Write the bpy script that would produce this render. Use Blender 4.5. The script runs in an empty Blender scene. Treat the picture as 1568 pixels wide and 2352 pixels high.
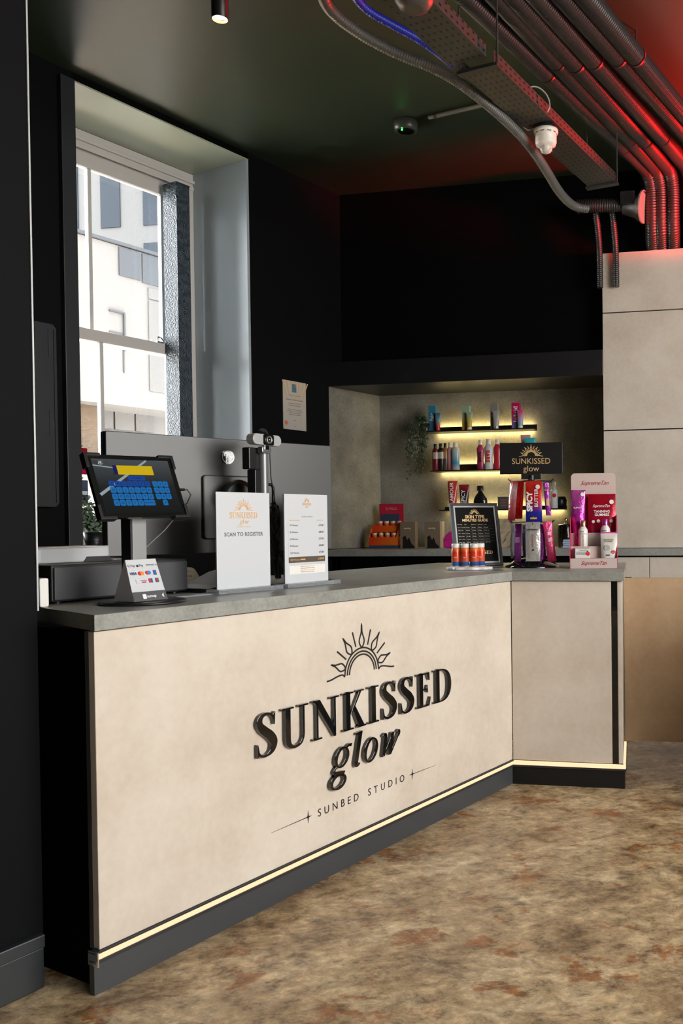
import bpy, bmesh, math, random
from mathutils import Vector, Matrix

scene = bpy.context.scene
COL = scene.collection
rnd = random.Random(7)
R = math.radians
def dirv(deg): return Vector((math.sin(R(deg)), math.cos(R(deg)), 0))

# ---------------------------------------------------------------- camera
# 2:3 crop of a wider frame: the optical axis sits right of the frame centre (shift_x)
F, CX, HC = 2050.0, 1250.0, 1.10
PITCH, ROLL = -0.0154, 0.0103
CY = 1199 + F * math.tan(-PITCH)
_c, _s = math.cos(PITCH), math.sin(PITCH)
_f = Vector((0, _c, _s)); _u = Vector((0, -_s, _c)); _r = Vector((1, 0, 0))
_cr, _sr = math.cos(ROLL), math.sin(ROLL)
CAM_R = _r * _cr - _u * _sr
CAM_D = -_u * _cr - _r * _sr
CAM_F = _f
CAM_P = Vector((0, 0, HC))
cam_d = bpy.data.cameras.new('camera')
cam_d.sensor_fit = 'HORIZONTAL'; cam_d.sensor_width = 36
cam_d.lens = F / 1568 * 36
cam_d.shift_x = (784 - CX) / 1568
cam_d.shift_y = (CY - 1176) / 1568
cam_d.clip_start = 0.05; cam_d.clip_end = 200
cam = bpy.data.objects.new('camera', cam_d); COL.objects.link(cam)
m = Matrix.Identity(4)
for i, v in enumerate((CAM_R, -CAM_D, -CAM_F)):
    for k in range(3): m[k][i] = v[k]
m.translation = CAM_P
cam.matrix_world = m
scene.camera = cam

# ---------------------------------------------------------------- world, lights, exposure
w = bpy.data.worlds.new('overcast_sky'); scene.world = w; w.use_nodes = True
bg = w.node_tree.nodes['Background']
bg.inputs[0].default_value = (0.93, 0.97, 1.0, 1); bg.inputs[1].default_value = 20.0
scene.view_settings.view_transform = 'Standard'; scene.view_settings.look = 'None'
scene.view_settings.exposure = 0.0; scene.view_settings.gamma = 1.0
scene.view_settings.use_curve_mapping = False

def light(name, kind, loc, target, energy, color, **kw):
    d = bpy.data.lights.new(name, kind); d.energy = energy; d.color = color
    for k, v in kw.items(): setattr(d, k, v)
    o = bpy.data.objects.new(name, d); COL.objects.link(o)
    o.location = loc
    o.rotation_euler = (Vector(target) - Vector(loc)).to_track_quat('-Z', 'Y').to_euler()
    return o
# daylight through the shop front on the customer side (right of the camera)
light('shopfront_daylight', 'AREA', (3.6, 1.0, 1.75), (-0.6, 2.5, 1.1), 305, (1.0, 0.965, 0.925), shape='RECTANGLE', size=3.4, size_y=2.3)
light('street_sun', 'SUN', (0, 0, 20), Vector((0, 0, 20)) - dirv(28.9) * 0.62 - dirv(-61.1) * 0.01 + Vector((0, 0, -0.78)), 270, (1.0, 0.98, 0.95), angle=R(0.6))
# red neon in the corridor to the right
light('red_flood_ceiling', 'SPOT', (1.45, 5.15, 2.86), (0.60, 4.15, 3.30), 520, (1.0, 0.008, 0.008), spot_size=R(58), spot_blend=0.6, shadow_soft_size=0.08)
light('red_flood_wall', 'SPOT', (1.75, 4.75, 2.60), (0.82, 5.30, 3.12), 560, (1.0, 0.008, 0.008), spot_size=R(44), spot_blend=0.6, shadow_soft_size=0.08)

# ---------------------------------------------------------------- frames of the room
A1 = dirv(28.9); AN = Vector((-A1.y, A1.x, 0)); RZA = R(90 - 28.9)      # along the counter / window wall
B1 = dirv(101.0); BN = Vector((-B1.y, B1.x, 0)); RZB = R(90 - 101.0)    # along the back wall / counter return
P0 = Vector((-1.066, 2.075, 0)); PB = Vector((0, 5.65, 0))
def pA(s, t, z=0.0): return P0 + A1 * s + AN * t + Vector((0, 0, z))
def pB(u, o, z=0.0): return PB + B1 * u + BN * o + Vector((0, 0, z))
def ray(x, y): return CAM_F * F + CAM_R * (x - CX) + CAM_D * (y - CY)
def atz(x, y, z):
    d = ray(x, y); return CAM_P + d * ((z - HC) / d.z)
def onpl(x, y, p, n):
    d = ray(x, y); return CAM_P + d * ((p - CAM_P).dot(n) / d.dot(n))
def toA(p): q = p - P0; return q.dot(A1), q.dot(AN), p.z
def toB(p): q = p - PB; return q.dot(B1), q.dot(BN), p.z
def uB(x, y, o): return toB(onpl(x, y, pB(0, o), BN))
def sA(x, y, t): return toA(onpl(x, y, pA(0, t), AN))

# ---------------------------------------------------------------- materials
MATS = {}
def nt(name):
    mt = bpy.data.materials.new(name); mt.use_nodes = True
    return mt, mt.node_tree.nodes, mt.node_tree.links, mt.node_tree.nodes['Principled BSDF']
def plain(name, col, rough=0.5, metal=0.0, spec=0.5, emit=None, es=0.0, alpha=1.0, coat=0.0, trans=0.0, bump=0.0, bscale=200.0):
    if name in MATS: return MATS[name]
    mt, N, L, p = nt(name)
    p.inputs['Base Color'].default_value = (*col, 1); p.inputs['Roughness'].default_value = rough
    p.inputs['Metallic'].default_value = metal; p.inputs['Specular IOR Level'].default_value = spec
    p.inputs['Coat Weight'].default_value = coat; p.inputs['Transmission Weight'].default_value = trans
    if emit: p.inputs['Emission Color'].default_value = (*emit, 1); p.inputs['Emission Strength'].default_value = es
    if bump:
        nz = N.new('ShaderNodeTexNoise'); nz.inputs['Scale'].default_value = bscale
        tc = N.new('ShaderNodeTexCoord'); L.new(tc.outputs['Object'], nz.inputs['Vector'])
        b = N.new('ShaderNodeBump'); b.inputs['Strength'].default_value = bump; b.inputs['Distance'].default_value = 0.002
        L.new(nz.outputs['Fac'], b.inputs['Height']); L.new(b.outputs['Normal'], p.inputs['Normal'])
    MATS[name] = mt
    return mt
def ramp(N, stops):
    r = N.new('ShaderNodeValToRGB'); e = r.color_ramp.elements
    while len(e) > 1: e.remove(e[-1])
    e[0].position = stops[0][0]; e[0].color = (*stops[0][1], 1)
    for p, c in stops[1:]:
        k = e.new(p); k.color = (*c, 1)
    return r
def stone(name, cols, scale=3.0, rough=0.5, fine=60.0, finew=0.25, bump=0.05, spec=0.4, stretch=(1, 1, 1)):
    mt, N, L, p = nt(name)
    tc = N.new('ShaderNodeTexCoord'); mp = N.new('ShaderNodeMapping'); mp.inputs['Scale'].default_value = stretch
    L.new(tc.outputs['Object'], mp.inputs['Vector'])
    n1 = N.new('ShaderNodeTexNoise'); n1.inputs['Scale'].default_value = scale; n1.inputs['Detail'].default_value = 8; n1.inputs['Roughness'].default_value = 0.62
    n2 = N.new('ShaderNodeTexNoise'); n2.inputs['Scale'].default_value = fine; n2.inputs['Detail'].default_value = 4
    L.new(mp.outputs[0], n1.inputs['Vector']); L.new(mp.outputs[0], n2.inputs['Vector'])
    mx = N.new('ShaderNodeMix'); mx.data_type = 'FLOAT'; mx.inputs[0].default_value = finew
    L.new(n1.outputs['Fac'], mx.inputs[2]); L.new(n2.outputs['Fac'], mx.inputs[3])
    r = ramp(N, cols); L.new(mx.outputs[0], r.inputs['Fac']); L.new(r.outputs['Color'], p.inputs['Base Color'])
    p.inputs['Roughness'].default_value = rough; p.inputs['Specular IOR Level'].default_value = spec
    b = N.new('ShaderNodeBump'); b.inputs['Strength'].default_value = bump; b.inputs['Distance'].default_value = 0.002
    L.new(mx.outputs[0], b.inputs['Height']); L.new(b.outputs['Normal'], p.inputs['Normal'])
    MATS[name] = mt
    return mt
def grad(name, stops, rough=0.3, metal=0.0, spec=0.5, axis='Z'):
    if name in MATS: return MATS[name]
    mt, N, L, p = nt(name)
    tc = N.new('ShaderNodeTexCoord'); sp = N.new('ShaderNodeSeparateXYZ'); L.new(tc.outputs['Generated'], sp.inputs[0])
    r = ramp(N, stops); L.new(sp.outputs[axis], r.inputs['Fac']); L.new(r.outputs['Color'], p.inputs['Base Color'])
    p.inputs['Roughness'].default_value = rough; p.inputs['Metallic'].default_value = metal; p.inputs['Specular IOR Level'].default_value = spec
    MATS[name] = mt
    return mt
def foil(name, stops, rough=0.22, scale=9.0, metal=0.35, bump=0.35):
    """crinkled printed foil"""
    if name in MATS: return MATS[name]
    mt = grad(name, stops, rough, metal)
    N, L = mt.node_tree.nodes, mt.node_tree.links; p = N['Principled BSDF']
    tc = N.new('ShaderNodeTexCoord'); nz = N.new('ShaderNodeTexNoise'); nz.inputs['Scale'].default_value = scale * 6; nz.inputs['Detail'].default_value = 2
    L.new(tc.outputs['Object'], nz.inputs['Vector'])
    b = N.new('ShaderNodeBump'); b.inputs['Strength'].default_value = bump; b.inputs['Distance'].default_value = 0.012
    L.new(nz.outputs['Fac'], b.inputs['Height']); L.new(b.outputs['Normal'], p.inputs['Normal'])
    return mt
def emis(name, col, st):
    if name in MATS: return MATS[name]
    return plain(name, (0.02, 0.02, 0.02), 0.4, emit=col, es=st)
def pane_mat(name, tint=(1, 1, 1), gl=0.1):
    mt, N, L, p = nt(name)
    N.remove(p); out = N['Material Output']
    t = N.new('ShaderNodeBsdfTransparent'); t.inputs[0].default_value = (*tint, 1)
    g = N.new('ShaderNodeBsdfGlossy'); g.inputs['Roughness'].default_value = 0.02
    fr = N.new('ShaderNodeFresnel'); fr.inputs[0].default_value = 1.45
    mx = N.new('ShaderNodeMixShader'); L.new(fr.outputs[0], mx.inputs[0]); L.new(t.outputs[0], mx.inputs[1]); L.new(g.outputs[0], mx.inputs[2])
    L.new(mx.outputs[0], out.inputs['Surface']); MATS[name] = mt
    return mt

wall_black = plain('black_satin_paint', (0.0040, 0.0044, 0.0052), 0.6, spec=0.07, bump=0.12, bscale=120)
wall_matte = plain('black_matt_paint', (0.002, 0.002, 0.0021), 0.8, spec=0.06)
reveal_p = plain('reveal_blue_grey_eggshell', (0.35, 0.41, 0.445), 0.32, spec=0.6, bump=0.05, bscale=40)
soffit_p = plain('soffit_sage_grey_eggshell', (0.37, 0.41, 0.315), 0.32, spec=0.6, bump=0.05, bscale=40)
ceil_p = plain('ceiling_charcoal_paint', (0.028, 0.039, 0.0235), 0.4, spec=0.5, bump=0.06, bscale=30)
skirt_p = plain('skirting_charcoal', (0.02, 0.023, 0.026), 0.4, spec=0.45)
plinth_p = plain('plinth_graphite_laminate', (0.046, 0.050, 0.055), 0.33, spec=0.55)
beige = stone('beige_stone_laminate', [(0.30, (0.49, 0.415, 0.335)), (0.42, (0.56, 0.485, 0.40)), (0.55, (0.62, 0.55, 0.465)), (0.72, (0.68, 0.62, 0.535))], 3.2, 0.5, 45, 0.2, 0.03)
grey_top = stone('grey_concrete_laminate', [(0.3, (0.18, 0.182, 0.168)), (0.48, (0.27, 0.274, 0.25)), (0.62, (0.325, 0.33, 0.305)), (0.75, (0.42, 0.42, 0.39))], 9, 0.34, 110, 0.4, 0.04, 0.55)
niche_c = stone('niche_concrete_laminate', [(0.3, (0.10, 0.095, 0.078)), (0.48, (0.19, 0.18, 0.15)), (0.62, (0.25, 0.24, 0.205)), (0.8, (0.34, 0.33, 0.295))], 5, 0.5, 70, 0.35, 0.04)
white_gloss = plain('white_gloss_paint', (0.62, 0.6, 0.57), 0.35)
pvc = plain('white_plastic', (0.78, 0.76, 0.72), 0.35)
paper = plain('white_card', (0.59, 0.61, 0.64), 0.5)
ink = plain('black_ink', (0.012, 0.012, 0.012), 0.5)
grey_ink = plain('grey_ink', (0.12, 0.12, 0.13), 0.5)
gold_ink = plain('gold_ink', (0.72, 0.42, 0.16), 0.4)
gold_foil = plain('gold_foil', (0.83, 0.58, 0.28), 0.35, metal=0.3)
white_ink = plain('white_ink', (0.85, 0.84, 0.82), 0.5)
red_ink = plain('crimson_ink', (0.35, 0.01, 0.03), 0.5)
blk_plastic = plain('black_plastic', (0.010, 0.010, 0.011), 0.38)
blk_gloss = plain('black_gloss_acrylic', (0.006, 0.006, 0.006), 0.08, spec=0.6, coat=0.5)
blk_metal = plain('black_powder_coated_steel', (0.02, 0.021, 0.022), 0.45, bump=0.05)
monitor_p = plain('monitor_back_plastic', (0.046, 0.046, 0.046), 0.36, spec=0.5)
alu = plain('brushed_aluminium', (0.42, 0.43, 0.44), 0.32, metal=0.9)
alu_m = plain('silver_matt_plastic', (0.42, 0.43, 0.44), 0.42, metal=0.2)
chrome = plain('chrome', (0.75, 0.75, 0.76), 0.12, metal=1.0)
goldm = plain('polished_gold', (0.85, 0.6, 0.22), 0.2, metal=1.0)
clear = plain('clear_acrylic', (0.75, 0.78, 0.82), 0.08, trans=0.75)
galv = plain('galvanised_steel_painted_dark', (0.05, 0.048, 0.045), 0.42, metal=0.35)
conduit_m = plain('dark_flexible_duct', (0.028, 0.026, 0.025), 0.34, spec=0.55)
leaf_m = plain('leaf_green', (0.04, 0.068, 0.03), 0.45)
leaf_e = plain('eucalyptus_leaf', (0.16, 0.22, 0.15), 0.5)
led_w = emis('warm_led_strip', (1.0, 0.64, 0.38), 1.35)
led_y = emis('shelf_led_strip', (1.0, 0.78, 0.33), 62.0)
glass = pane_mat('window_glass')

def floor_material():
    mt, N, L, p = nt('rust_stone_vinyl')
    tc = N.new('ShaderNodeTexCoord'); mp = N.new('ShaderNodeMapping'); mp.inputs['Rotation'].default_value = (0, 0, R(-25)); mp.inputs['Scale'].default_value = (1.0, 1.25, 1)
    L.new(tc.outputs['Object'], mp.inputs['Vector'])
    def noise(sc, det=10, rough=0.65, dist=0.6):
        n = N.new('ShaderNodeTexNoise'); n.inputs['Scale'].default_value = sc; n.inputs['Detail'].default_value = det
        n.inputs['Roughness'].default_value = rough; n.inputs['Distortion'].default_value = dist
        L.new(mp.outputs[0], n.inputs['Vector']); return n
    a = noise(3.2, 12, 0.74, 0.2); r1 = ramp(N, [(0.32, (0.12, 0.075, 0.04)), (0.41, (0.27, 0.18, 0.095)), (0.48, (0.39, 0.275, 0.155)), (0.55, (0.49, 0.365, 0.215)), (0.65, (0.57, 0.45, 0.295))])
    L.new(a.outputs['Fac'], r1.inputs['Fac'])
    b = noise(5.2, 10, 0.70, 0.3); r2 = ramp(N, [(0.555, (0, 0, 0)), (0.615, (1, 1, 1))]); L.new(b.outputs['Fac'], r2.inputs['Fac'])
    m1 = N.new('ShaderNodeMix'); m1.data_type = 'RGBA'; m1.inputs[7].default_value = (0.27, 0.10, 0.028, 1)
    mm = N.new('ShaderNodeMath'); mm.operation = 'MULTIPLY'; mm.inputs[1].default_value = 0.85; L.new(r2.outputs['Color'], mm.inputs[0])
    L.new(mm.outputs[0], m1.inputs[0]); L.new(r1.outputs['Color'], m1.inputs[6])
    c = noise(4.2, 12, 0.74, 0.5); r3 = ramp(N, [(0.54, (0, 0, 0)), (0.64, (1, 1, 1))]); L.new(c.outputs['Fac'], r3.inputs['Fac'])
    m2 = N.new('ShaderNodeMix'); m2.data_type = 'RGBA'; m2.inputs[7].default_value = (0.085, 0.062, 0.043, 1)
    m3 = N.new('ShaderNodeMath'); m3.operation = 'MULTIPLY'; m3.inputs[1].default_value = 0.6; L.new(r3.outputs['Color'], m3.inputs[0])
    L.new(m3.outputs[0], m2.inputs[0]); L.new(m1.outputs[2], m2.inputs[6])
    d = noise(17, 9, 0.78, 0.3); r4 = ramp(N, [(0.38, (0.45, 0.43, 0.41)), (0.455, (0.86, 0.84, 0.82)), (0.53, (1.1, 1.1, 1.1)), (0.62, (1.5, 1.48, 1.42))]); L.new(d.outputs['Fac'], r4.inputs['Fac'])
    m4 = N.new('ShaderNodeMix'); m4.data_type = 'RGBA'; m4.blend_type = 'MULTIPLY'; m4.inputs[0].default_value = 1
    L.new(m2.outputs[2], m4.inputs[6]); L.new(r4.outputs['Color'], m4.inputs[7]); L.new(m4.outputs[2], p.inputs['Base Color'])
    p.inputs['Roughness'].default_value = 0.27; p.inputs['Specular IOR Level'].default_value = 0.45
    bp = N.new('ShaderNodeBump'); bp.inputs['Strength'].default_value = 0.25; bp.inputs['Distance'].default_value = 0.003
    L.new(d.outputs['Fac'], bp.inputs['Height']); L.new(bp.outputs['Normal'], p.inputs['Normal'])
    return mt
floor_m = floor_material()

# ---------------------------------------------------------------- mesh builder
class MB:
    def __init__(s): s.v = []; s.f = []; s.sm = []
    def add(s, vs, fs, smooth=False):
        o = len(s.v); s.v += [tuple(v) for v in vs]
        for f in fs: s.f.append(tuple(i + o for i in f)); s.sm.append(smooth)
        return s
    def box(s, x0, x1, y0, y1, z0, z1):
        return s.add([(x0, y0, z0), (x1, y0, z0), (x1, y1, z0), (x0, y1, z0), (x0, y0, z1), (x1, y0, z1), (x1, y1, z1), (x0, y1, z1)],
                     [(0, 3, 2, 1), (4, 5, 6, 7), (0, 1, 5, 4), (1, 2, 6, 5), (2, 3, 7, 6), (3, 0, 4, 7)])
    def prism(s, poly, z0, z1):
        """polygon in x,y extruded in z"""
        n = len(poly)
        return s.add([(x, y, z0) for x, y in poly] + [(x, y, z1) for x, y in poly],
                     [tuple(reversed(range(n))), tuple(range(n, 2 * n))] + [(i, (i + 1) % n, n + (i + 1) % n, n + i) for i in range(n)])
    def slab(s, poly, y0, y1):
        """polygon in x,z extruded along y (y0 = front)"""
        n = len(poly)
        return s.add([(x, y0, z) for x, z in poly] + [(x, y1, z) for x, z in poly],
                     [tuple(range(n)), tuple(reversed(range(n, 2 * n)))] + [(i, n + i, n + (i + 1) % n, (i + 1) % n) for i in range(n)])
    def rrect(s, x0, x1, z0, z1, r, y0, y1, seg=4):
        P = []
        for cx, cz, a0 in ((x1 - r, z0 + r, -90), (x1 - r, z1 - r, 0), (x0 + r, z1 - r, 90), (x0 + r, z0 + r, 180)):
            for k in range(seg + 1):
                a = R(a0 + 90 * k / seg); P.append((cx + r * math.cos(a), cz + r * math.sin(a)))
        return s.slab(P, y0, y1)
    def lathe(s, prof, seg=24, cx=0, cy=0, sx=1.0, sy=1.0, cap=True):
        vs, fs = [], []
        for r, z in prof:
            for k in range(seg):
                a = 2 * math.pi * k / seg; vs.append((cx + sx * r * math.cos(a), cy + sy * r * math.sin(a), z))
        for i in range(len(prof) - 1):
            for k in range(seg):
                k2 = (k + 1) % seg; fs.append((i * seg + k, i * seg + k2, (i + 1) * seg + k2, (i + 1) * seg + k))
        s.add(vs, fs, True)
        if cap:
            n = len(prof) - 1
            s.add(vs[:seg], [tuple(reversed(range(seg)))]); s.add(vs[n * seg:], [tuple(range(seg))])
        return s
    def tube(s, pts, r, seg=10, cap=True):
        """r: number or list"""
        pts = [Vector(p) for p in pts]; n = len(pts); vs, fs = [], []
        rs = r if isinstance(r, (list, tuple)) else [r] * n
        up = None
        for i, p in enumerate(pts):
            t = (pts[min(i + 1, n - 1)] - pts[max(i - 1, 0)]).normalized()
            if up is None: up = Vector((0, 0, 1)) if abs(t.z) < 0.9 else Vector((1, 0, 0))
            x = up.cross(t)
            if x.length < 1e-6: x = Vector((1, 0, 0)).cross(t)
            x.normalize(); y = t.cross(x); up = y
            for k in range(seg):
                a = 2 * math.pi * k / seg; vs.append(p + (x * math.cos(a) + y * math.sin(a)) * rs[i])
        for i in range(n - 1):
            for k in range(seg):
                k2 = (k + 1) % seg; fs.append((i * seg + k, i * seg + k2, (i + 1) * seg + k2, (i + 1) * seg + k))
        s.add(vs, fs, True)
        if cap: s.add(vs[:seg], [tuple(reversed(range(seg)))]); s.add(vs[(n - 1) * seg:], [tuple(range(seg))])
        return s
    def sphere(s, c, r, seg=16, ring=10, sz=1.0):
        prof = [(max(1e-4, r * math.sin(math.pi * k / ring)), c[2] - r * sz * math.cos(math.pi * k / ring)) for k in range(ring + 1)]
        return s.lathe(prof, seg, c[0], c[1], cap=False)
    def ribbon(s, pts, y0, y1, closed=False, sm=6, wscale=1.0):
        """stroke in x,z from (x, z, width) points, extruded y0 (front) .. y1"""
        P = [Vector(p) for p in pts]
        if sm > 1 and len(P) > 2:
            Q = []; n = len(P)
            rng = range(n if closed else n - 1)
            for i in rng:
                g = (lambda k: P[k % n]) if closed else (lambda k: P[max(0, min(n - 1, k))])
                a, b, c, d = g(i - 1), g(i), g(i + 1), g(i + 2)
                for k in range(sm):
                    t = k / sm
                    Q.append(0.5 * ((2 * b) + (c - a) * t + (2 * a - 5 * b + 4 * c - d) * t * t + (3 * b - a - 3 * c + d) * t ** 3))
            if not closed: Q.append(P[-1])
            P = Q
        n = len(P); Lf, Rt = [], []
        for i, p in enumerate(P):
            a = P[(i - 1) % n] if closed else P[max(i - 1, 0)]; b = P[(i + 1) % n] if closed else P[min(i + 1, n - 1)]
            t = Vector((b.x - a.x, b.y - a.y)); t = t.normalized() if t.length > 1e-9 else Vector((1, 0))
            h = max(p.z, 1e-5) * 0.5 * wscale
            Lf.append((p.x - t.y * h, p.y + t.x * h)); Rt.append((p.x + t.y * h, p.y - t.x * h))
        m = n if closed else n - 1
        vs = [(x, y0, z) for x, z in Lf] + [(x, y0, z) for x, z in Rt] + [(x, y1, z) for x, z in Lf] + [(x, y1, z) for x, z in Rt]
        fs = []
        for i in range(m):
            j = (i + 1) % n
            fs += [(i, n + i, n + j, j), (i, j, 2 * n + j, 2 * n + i), (n + i, 3 * n + i, 3 * n + j, n + j)]
        if not closed: fs += [(0, 2 * n, 3 * n, n), (n - 1, 2 * n - 1, 4 * n - 1, 3 * n - 1)]
        return s.add(vs, fs)
    def xf(s, M, start=0):
        s.v[start:] = [tuple(M @ Vector(v)) for v in s.v[start:]]
        return s
    def mesh(s, name):
        me = bpy.data.meshes.new(name); me.from_pydata(s.v, [], s.f); me.update()
        me.polygons.foreach_set('use_smooth', s.sm)
        return me
    def build(s, name, mat, parent=None, bevel=0.0, loc=(0, 0, 0), rz=0.0, kind=None, rot=None, seg=2):
        o = bpy.data.objects.new(name, s.mesh(name)); COL.objects.link(o)
        o.data.materials.append(mat); o.location = loc; o.rotation_euler = rot or (0, 0, rz)
        if parent: o.parent = parent
        if bevel:
            b = o.modifiers.new('bevel', 'BEVEL'); b.width = bevel; b.segments = seg; b.limit_method = 'ANGLE'
        if kind: o['kind'] = kind
        return o
def tag(o, label, cat, group=None):
    o['label'] = label; o['category'] = cat
    if group: o['group'] = group
    return o
def thing(name, label, cat, loc, rz=0.0, group=None):
    o = bpy.data.objects.new(name, None); COL.objects.link(o); o.empty_display_size = 0.05
    o.location = loc; o.rotation_euler = (0, 0, rz)
    return tag(o, label, cat, group)
def struct(name, mb, mat, bevel=0.0, loc=(0, 0, 0), rz=0.0):
    return mb.build(name, mat, None, bevel, loc, rz, 'structure')
_dg = None
def text(parent, s, x, z, y, size, mat, align='CENTER', bold=0.0, name='lettering', rot=0.0, sx=1.0, spacing=1.0, shear=0.0, ext=0.0003, tilt=0.0, width=None):
    """flat lettering facing local -y, at (x, z) on plane y"""
    c = bpy.data.curves.new(name, 'FONT'); c.body = s; c.size = size; c.align_x = align; c.align_y = 'CENTER'
    c.offset = bold; c.space_character = spacing; c.shear = shear; c.resolution_u = 3; c.extrude = ext
    o = bpy.data.objects.new(name, c); COL.objects.link(o)
    if width:      # widen the letter spacing until the line is this wide
        def wd(k):
            c.space_character = k; bpy.context.view_layer.update(); return o.dimensions.x
        w1, w2 = wd(1.0), wd(2.0); c.space_character = 1 + (width - w1) / (w2 - w1); bpy.context.view_layer.update()
    me = bpy.data.meshes.new_from_object(o.evaluated_get(bpy.context.evaluated_depsgraph_get()))
    bpy.data.objects.remove(o); bpy.data.curves.remove(c)
    M = Matrix.Rotation(R(90), 4, 'X') @ Matrix.Rotation(rot, 4, 'Z') @ Matrix.Diagonal((sx, 1, 1, 1))
    me.transform(M)
    q = bpy.data.objects.new(name, me); COL.objects.link(q); me.materials.clear(); me.materials.append(mat)
    q.location = (x, y - ext, z); q.rotation_euler = (tilt, 0, 0)
    if parent: q.parent = parent
    return q
def copy_thing(o, loc, rz=None, label=None):
    c = o.copy(); COL.objects.link(c); c.location = loc
    if rz is not None: c.rotation_euler = (0, 0, rz)
    if label: c['label'] = label
    for ch in o.children:
        d = ch.copy(); COL.objects.link(d); d.parent = c
        for g in ch.children:
            e = g.copy(); COL.objects.link(e); e.parent = d
    return c

# ================================================================ SETTING
CEIL = 3.315; TW = 2.173; HEAD = 3.268; SILL = 1.0
struct('floor', MB().box(-6, 4.2, -3.5, 9.0, -0.05, 0), floor_m)
struct('ceiling', MB().prism([tuple(pA(-6, TW + 0.47)[:2]), tuple(pA(-6, -5.5)[:2]), tuple(pA(8.0, -5.5)[:2]), tuple(pA(8.0, TW + 0.47)[:2])], CEIL, CEIL + 0.1), ceil_p)
# near wall on the left, the counter ends against it
struct('wall_left', MB().box(-4.2, -0.022, 0.158, TW, 0, CEIL), wall_black, loc=P0, rz=RZA)
bl = struct('baseboard_left', MB().box(-4.2, -0.03, 0.142, 0.158, 0, 0.098).slab([(-4.2, 0.098), (-0.03, 0.098), (-0.03, 0.13), (-4.2, 0.13)], 0.136, 0.158), skirt_p, 0.003, P0, RZA)
struct('trim_1', MB().box(-0.0235, -0.0195, 0.154, 0.168, 0.9, CEIL), alu_m, 0, P0, RZA)
# window wall with its deep opening
S0, S1, TG = 1.43, 2.536, 2.64
wm = MB()
wm.box(-0.022, S0, TW, TG + 0.08, 0, CEIL).box(S1, 3.205, TW, TG + 0.08, 0, CEIL).box(S0, S1, TW, TG + 0.08, 0, SILL - 0.03)
struct('wall_window', wm, wall_black, loc=P0, rz=RZA)
struct('wall_corner', MB().box(3.2055, 3.95, TW + 0.021, TG + 0.08, 0, CEIL).box(3.2055, 3.95, TW, TW + 0.0205, 2.013, CEIL), wall_black, loc=P0, rz=RZA)
struct('wall_head', MB().box(S0, S1, TW, TG + 0.08, HEAD + 0.008, CEIL), wall_matte, loc=P0, rz=RZA)
struct('trim_2', MB().box(S0 - 0.005, S1, TW - 0.006, TG - 0.012, HEAD, HEAD + 0.008), soffit_p, 0.001, P0, RZA)      # head lining
struct('trim_3', MB().box(S1 - 0.018, S1, TW - 0.006, TG - 0.012, SILL, HEAD), reveal_p, 0.002, P0, RZA)                       # jamb lining
struct('trim_4', MB().box(S0 - 0.075, S0 - 0.002, TW - 0.03, TW, 0.99, HEAD), skirt_p, 0.003, P0, RZA)                         # architrave left of the window
struct('trim_5', MB().box(S0 - 0.1, S1 + 0.02, TW - 0.05, TG - 0.02, SILL - 0.03, SILL), skirt_p, 0.004, P0, RZA)              # sill board

# sash window: frame, two sashes, panes
win = bpy.data.objects.new('window_1', None); COL.objects.link(win); win['kind'] = 'structure'
win.location = P0; win.rotation_euler = (0, 0, RZA)
fr = MB()
fr.box(S0, S1, TG - 0.012, TG + 0.1, 3.18, HEAD).box(S0, S0 + 0.05, TG - 0.012, TG + 0.1, SILL, 3.18).box(S1 - 0.075, S1, TG - 0.012, TG + 0.1, SILL, 3.18).box(S0, S1, TG, TG + 0.12, SILL - 0.03, SILL + 0.03)
fr.build('window_frame', white_gloss, win, 0.004)
MB().box(S0, S1, TG - 0.028, TG - 0.012, 3.205, 3.225).box(S0, S1, TG - 0.02, TG - 0.012, 3.165, 3.19).build('beading', white_gloss, win, 0.003)
def sash(z0, z1, t, bars, zr0, zr1):
    b = MB(); x0, x1 = S0 + 0.05, S1 - 0.075
    b.box(x0, x1, t, t + 0.04, z0, z0 + zr0).box(x0, x1, t, t + 0.04, z1 - zr1, z1).box(x0, x0 + 0.045, t, t + 0.04, z0, z1).box(x1 - 0.045, x1, t, t + 0.04, z0, z1)
    o = b.build('sash', white_gloss, win, 0.004)
    for x in bars: MB().box(x - 0.011, x + 0.011, t + 0.004, t + 0.036, z0 + zr0, z1 - zr1).build('glazing_bar', white_gloss, o, 0.003)
    xs = [x0 + 0.045] + bars + [x1 - 0.045]
    for k in range(len(xs) - 1):
        MB().box(xs[k] + 0.004, xs[k + 1] - 0.004, t + 0.018, t + 0.022, z0 + zr0, z1 - zr1).build('pane', glass, o)
sash(2.125, 3.185, TG + 0.028, [1.857, 2.33], 0.065, 0.095)
sash(SILL + 0.03, 2.19, TG - 0.012, [1.885, 2.33], 0.08, 0.062)
lat = MB().box(2.25, 2.30, TG - 0.004, TG + 0.02, 2.19, 2.20).tube([(2.255, TG + 0.005, 2.205), (2.262, TG + 0.0, 2.225), (2.28, TG, 2.222), (2.30, TG + 0.004, 2.205)], 0.005, 8)
lat.build('sash_catch', chrome, win)
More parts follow.
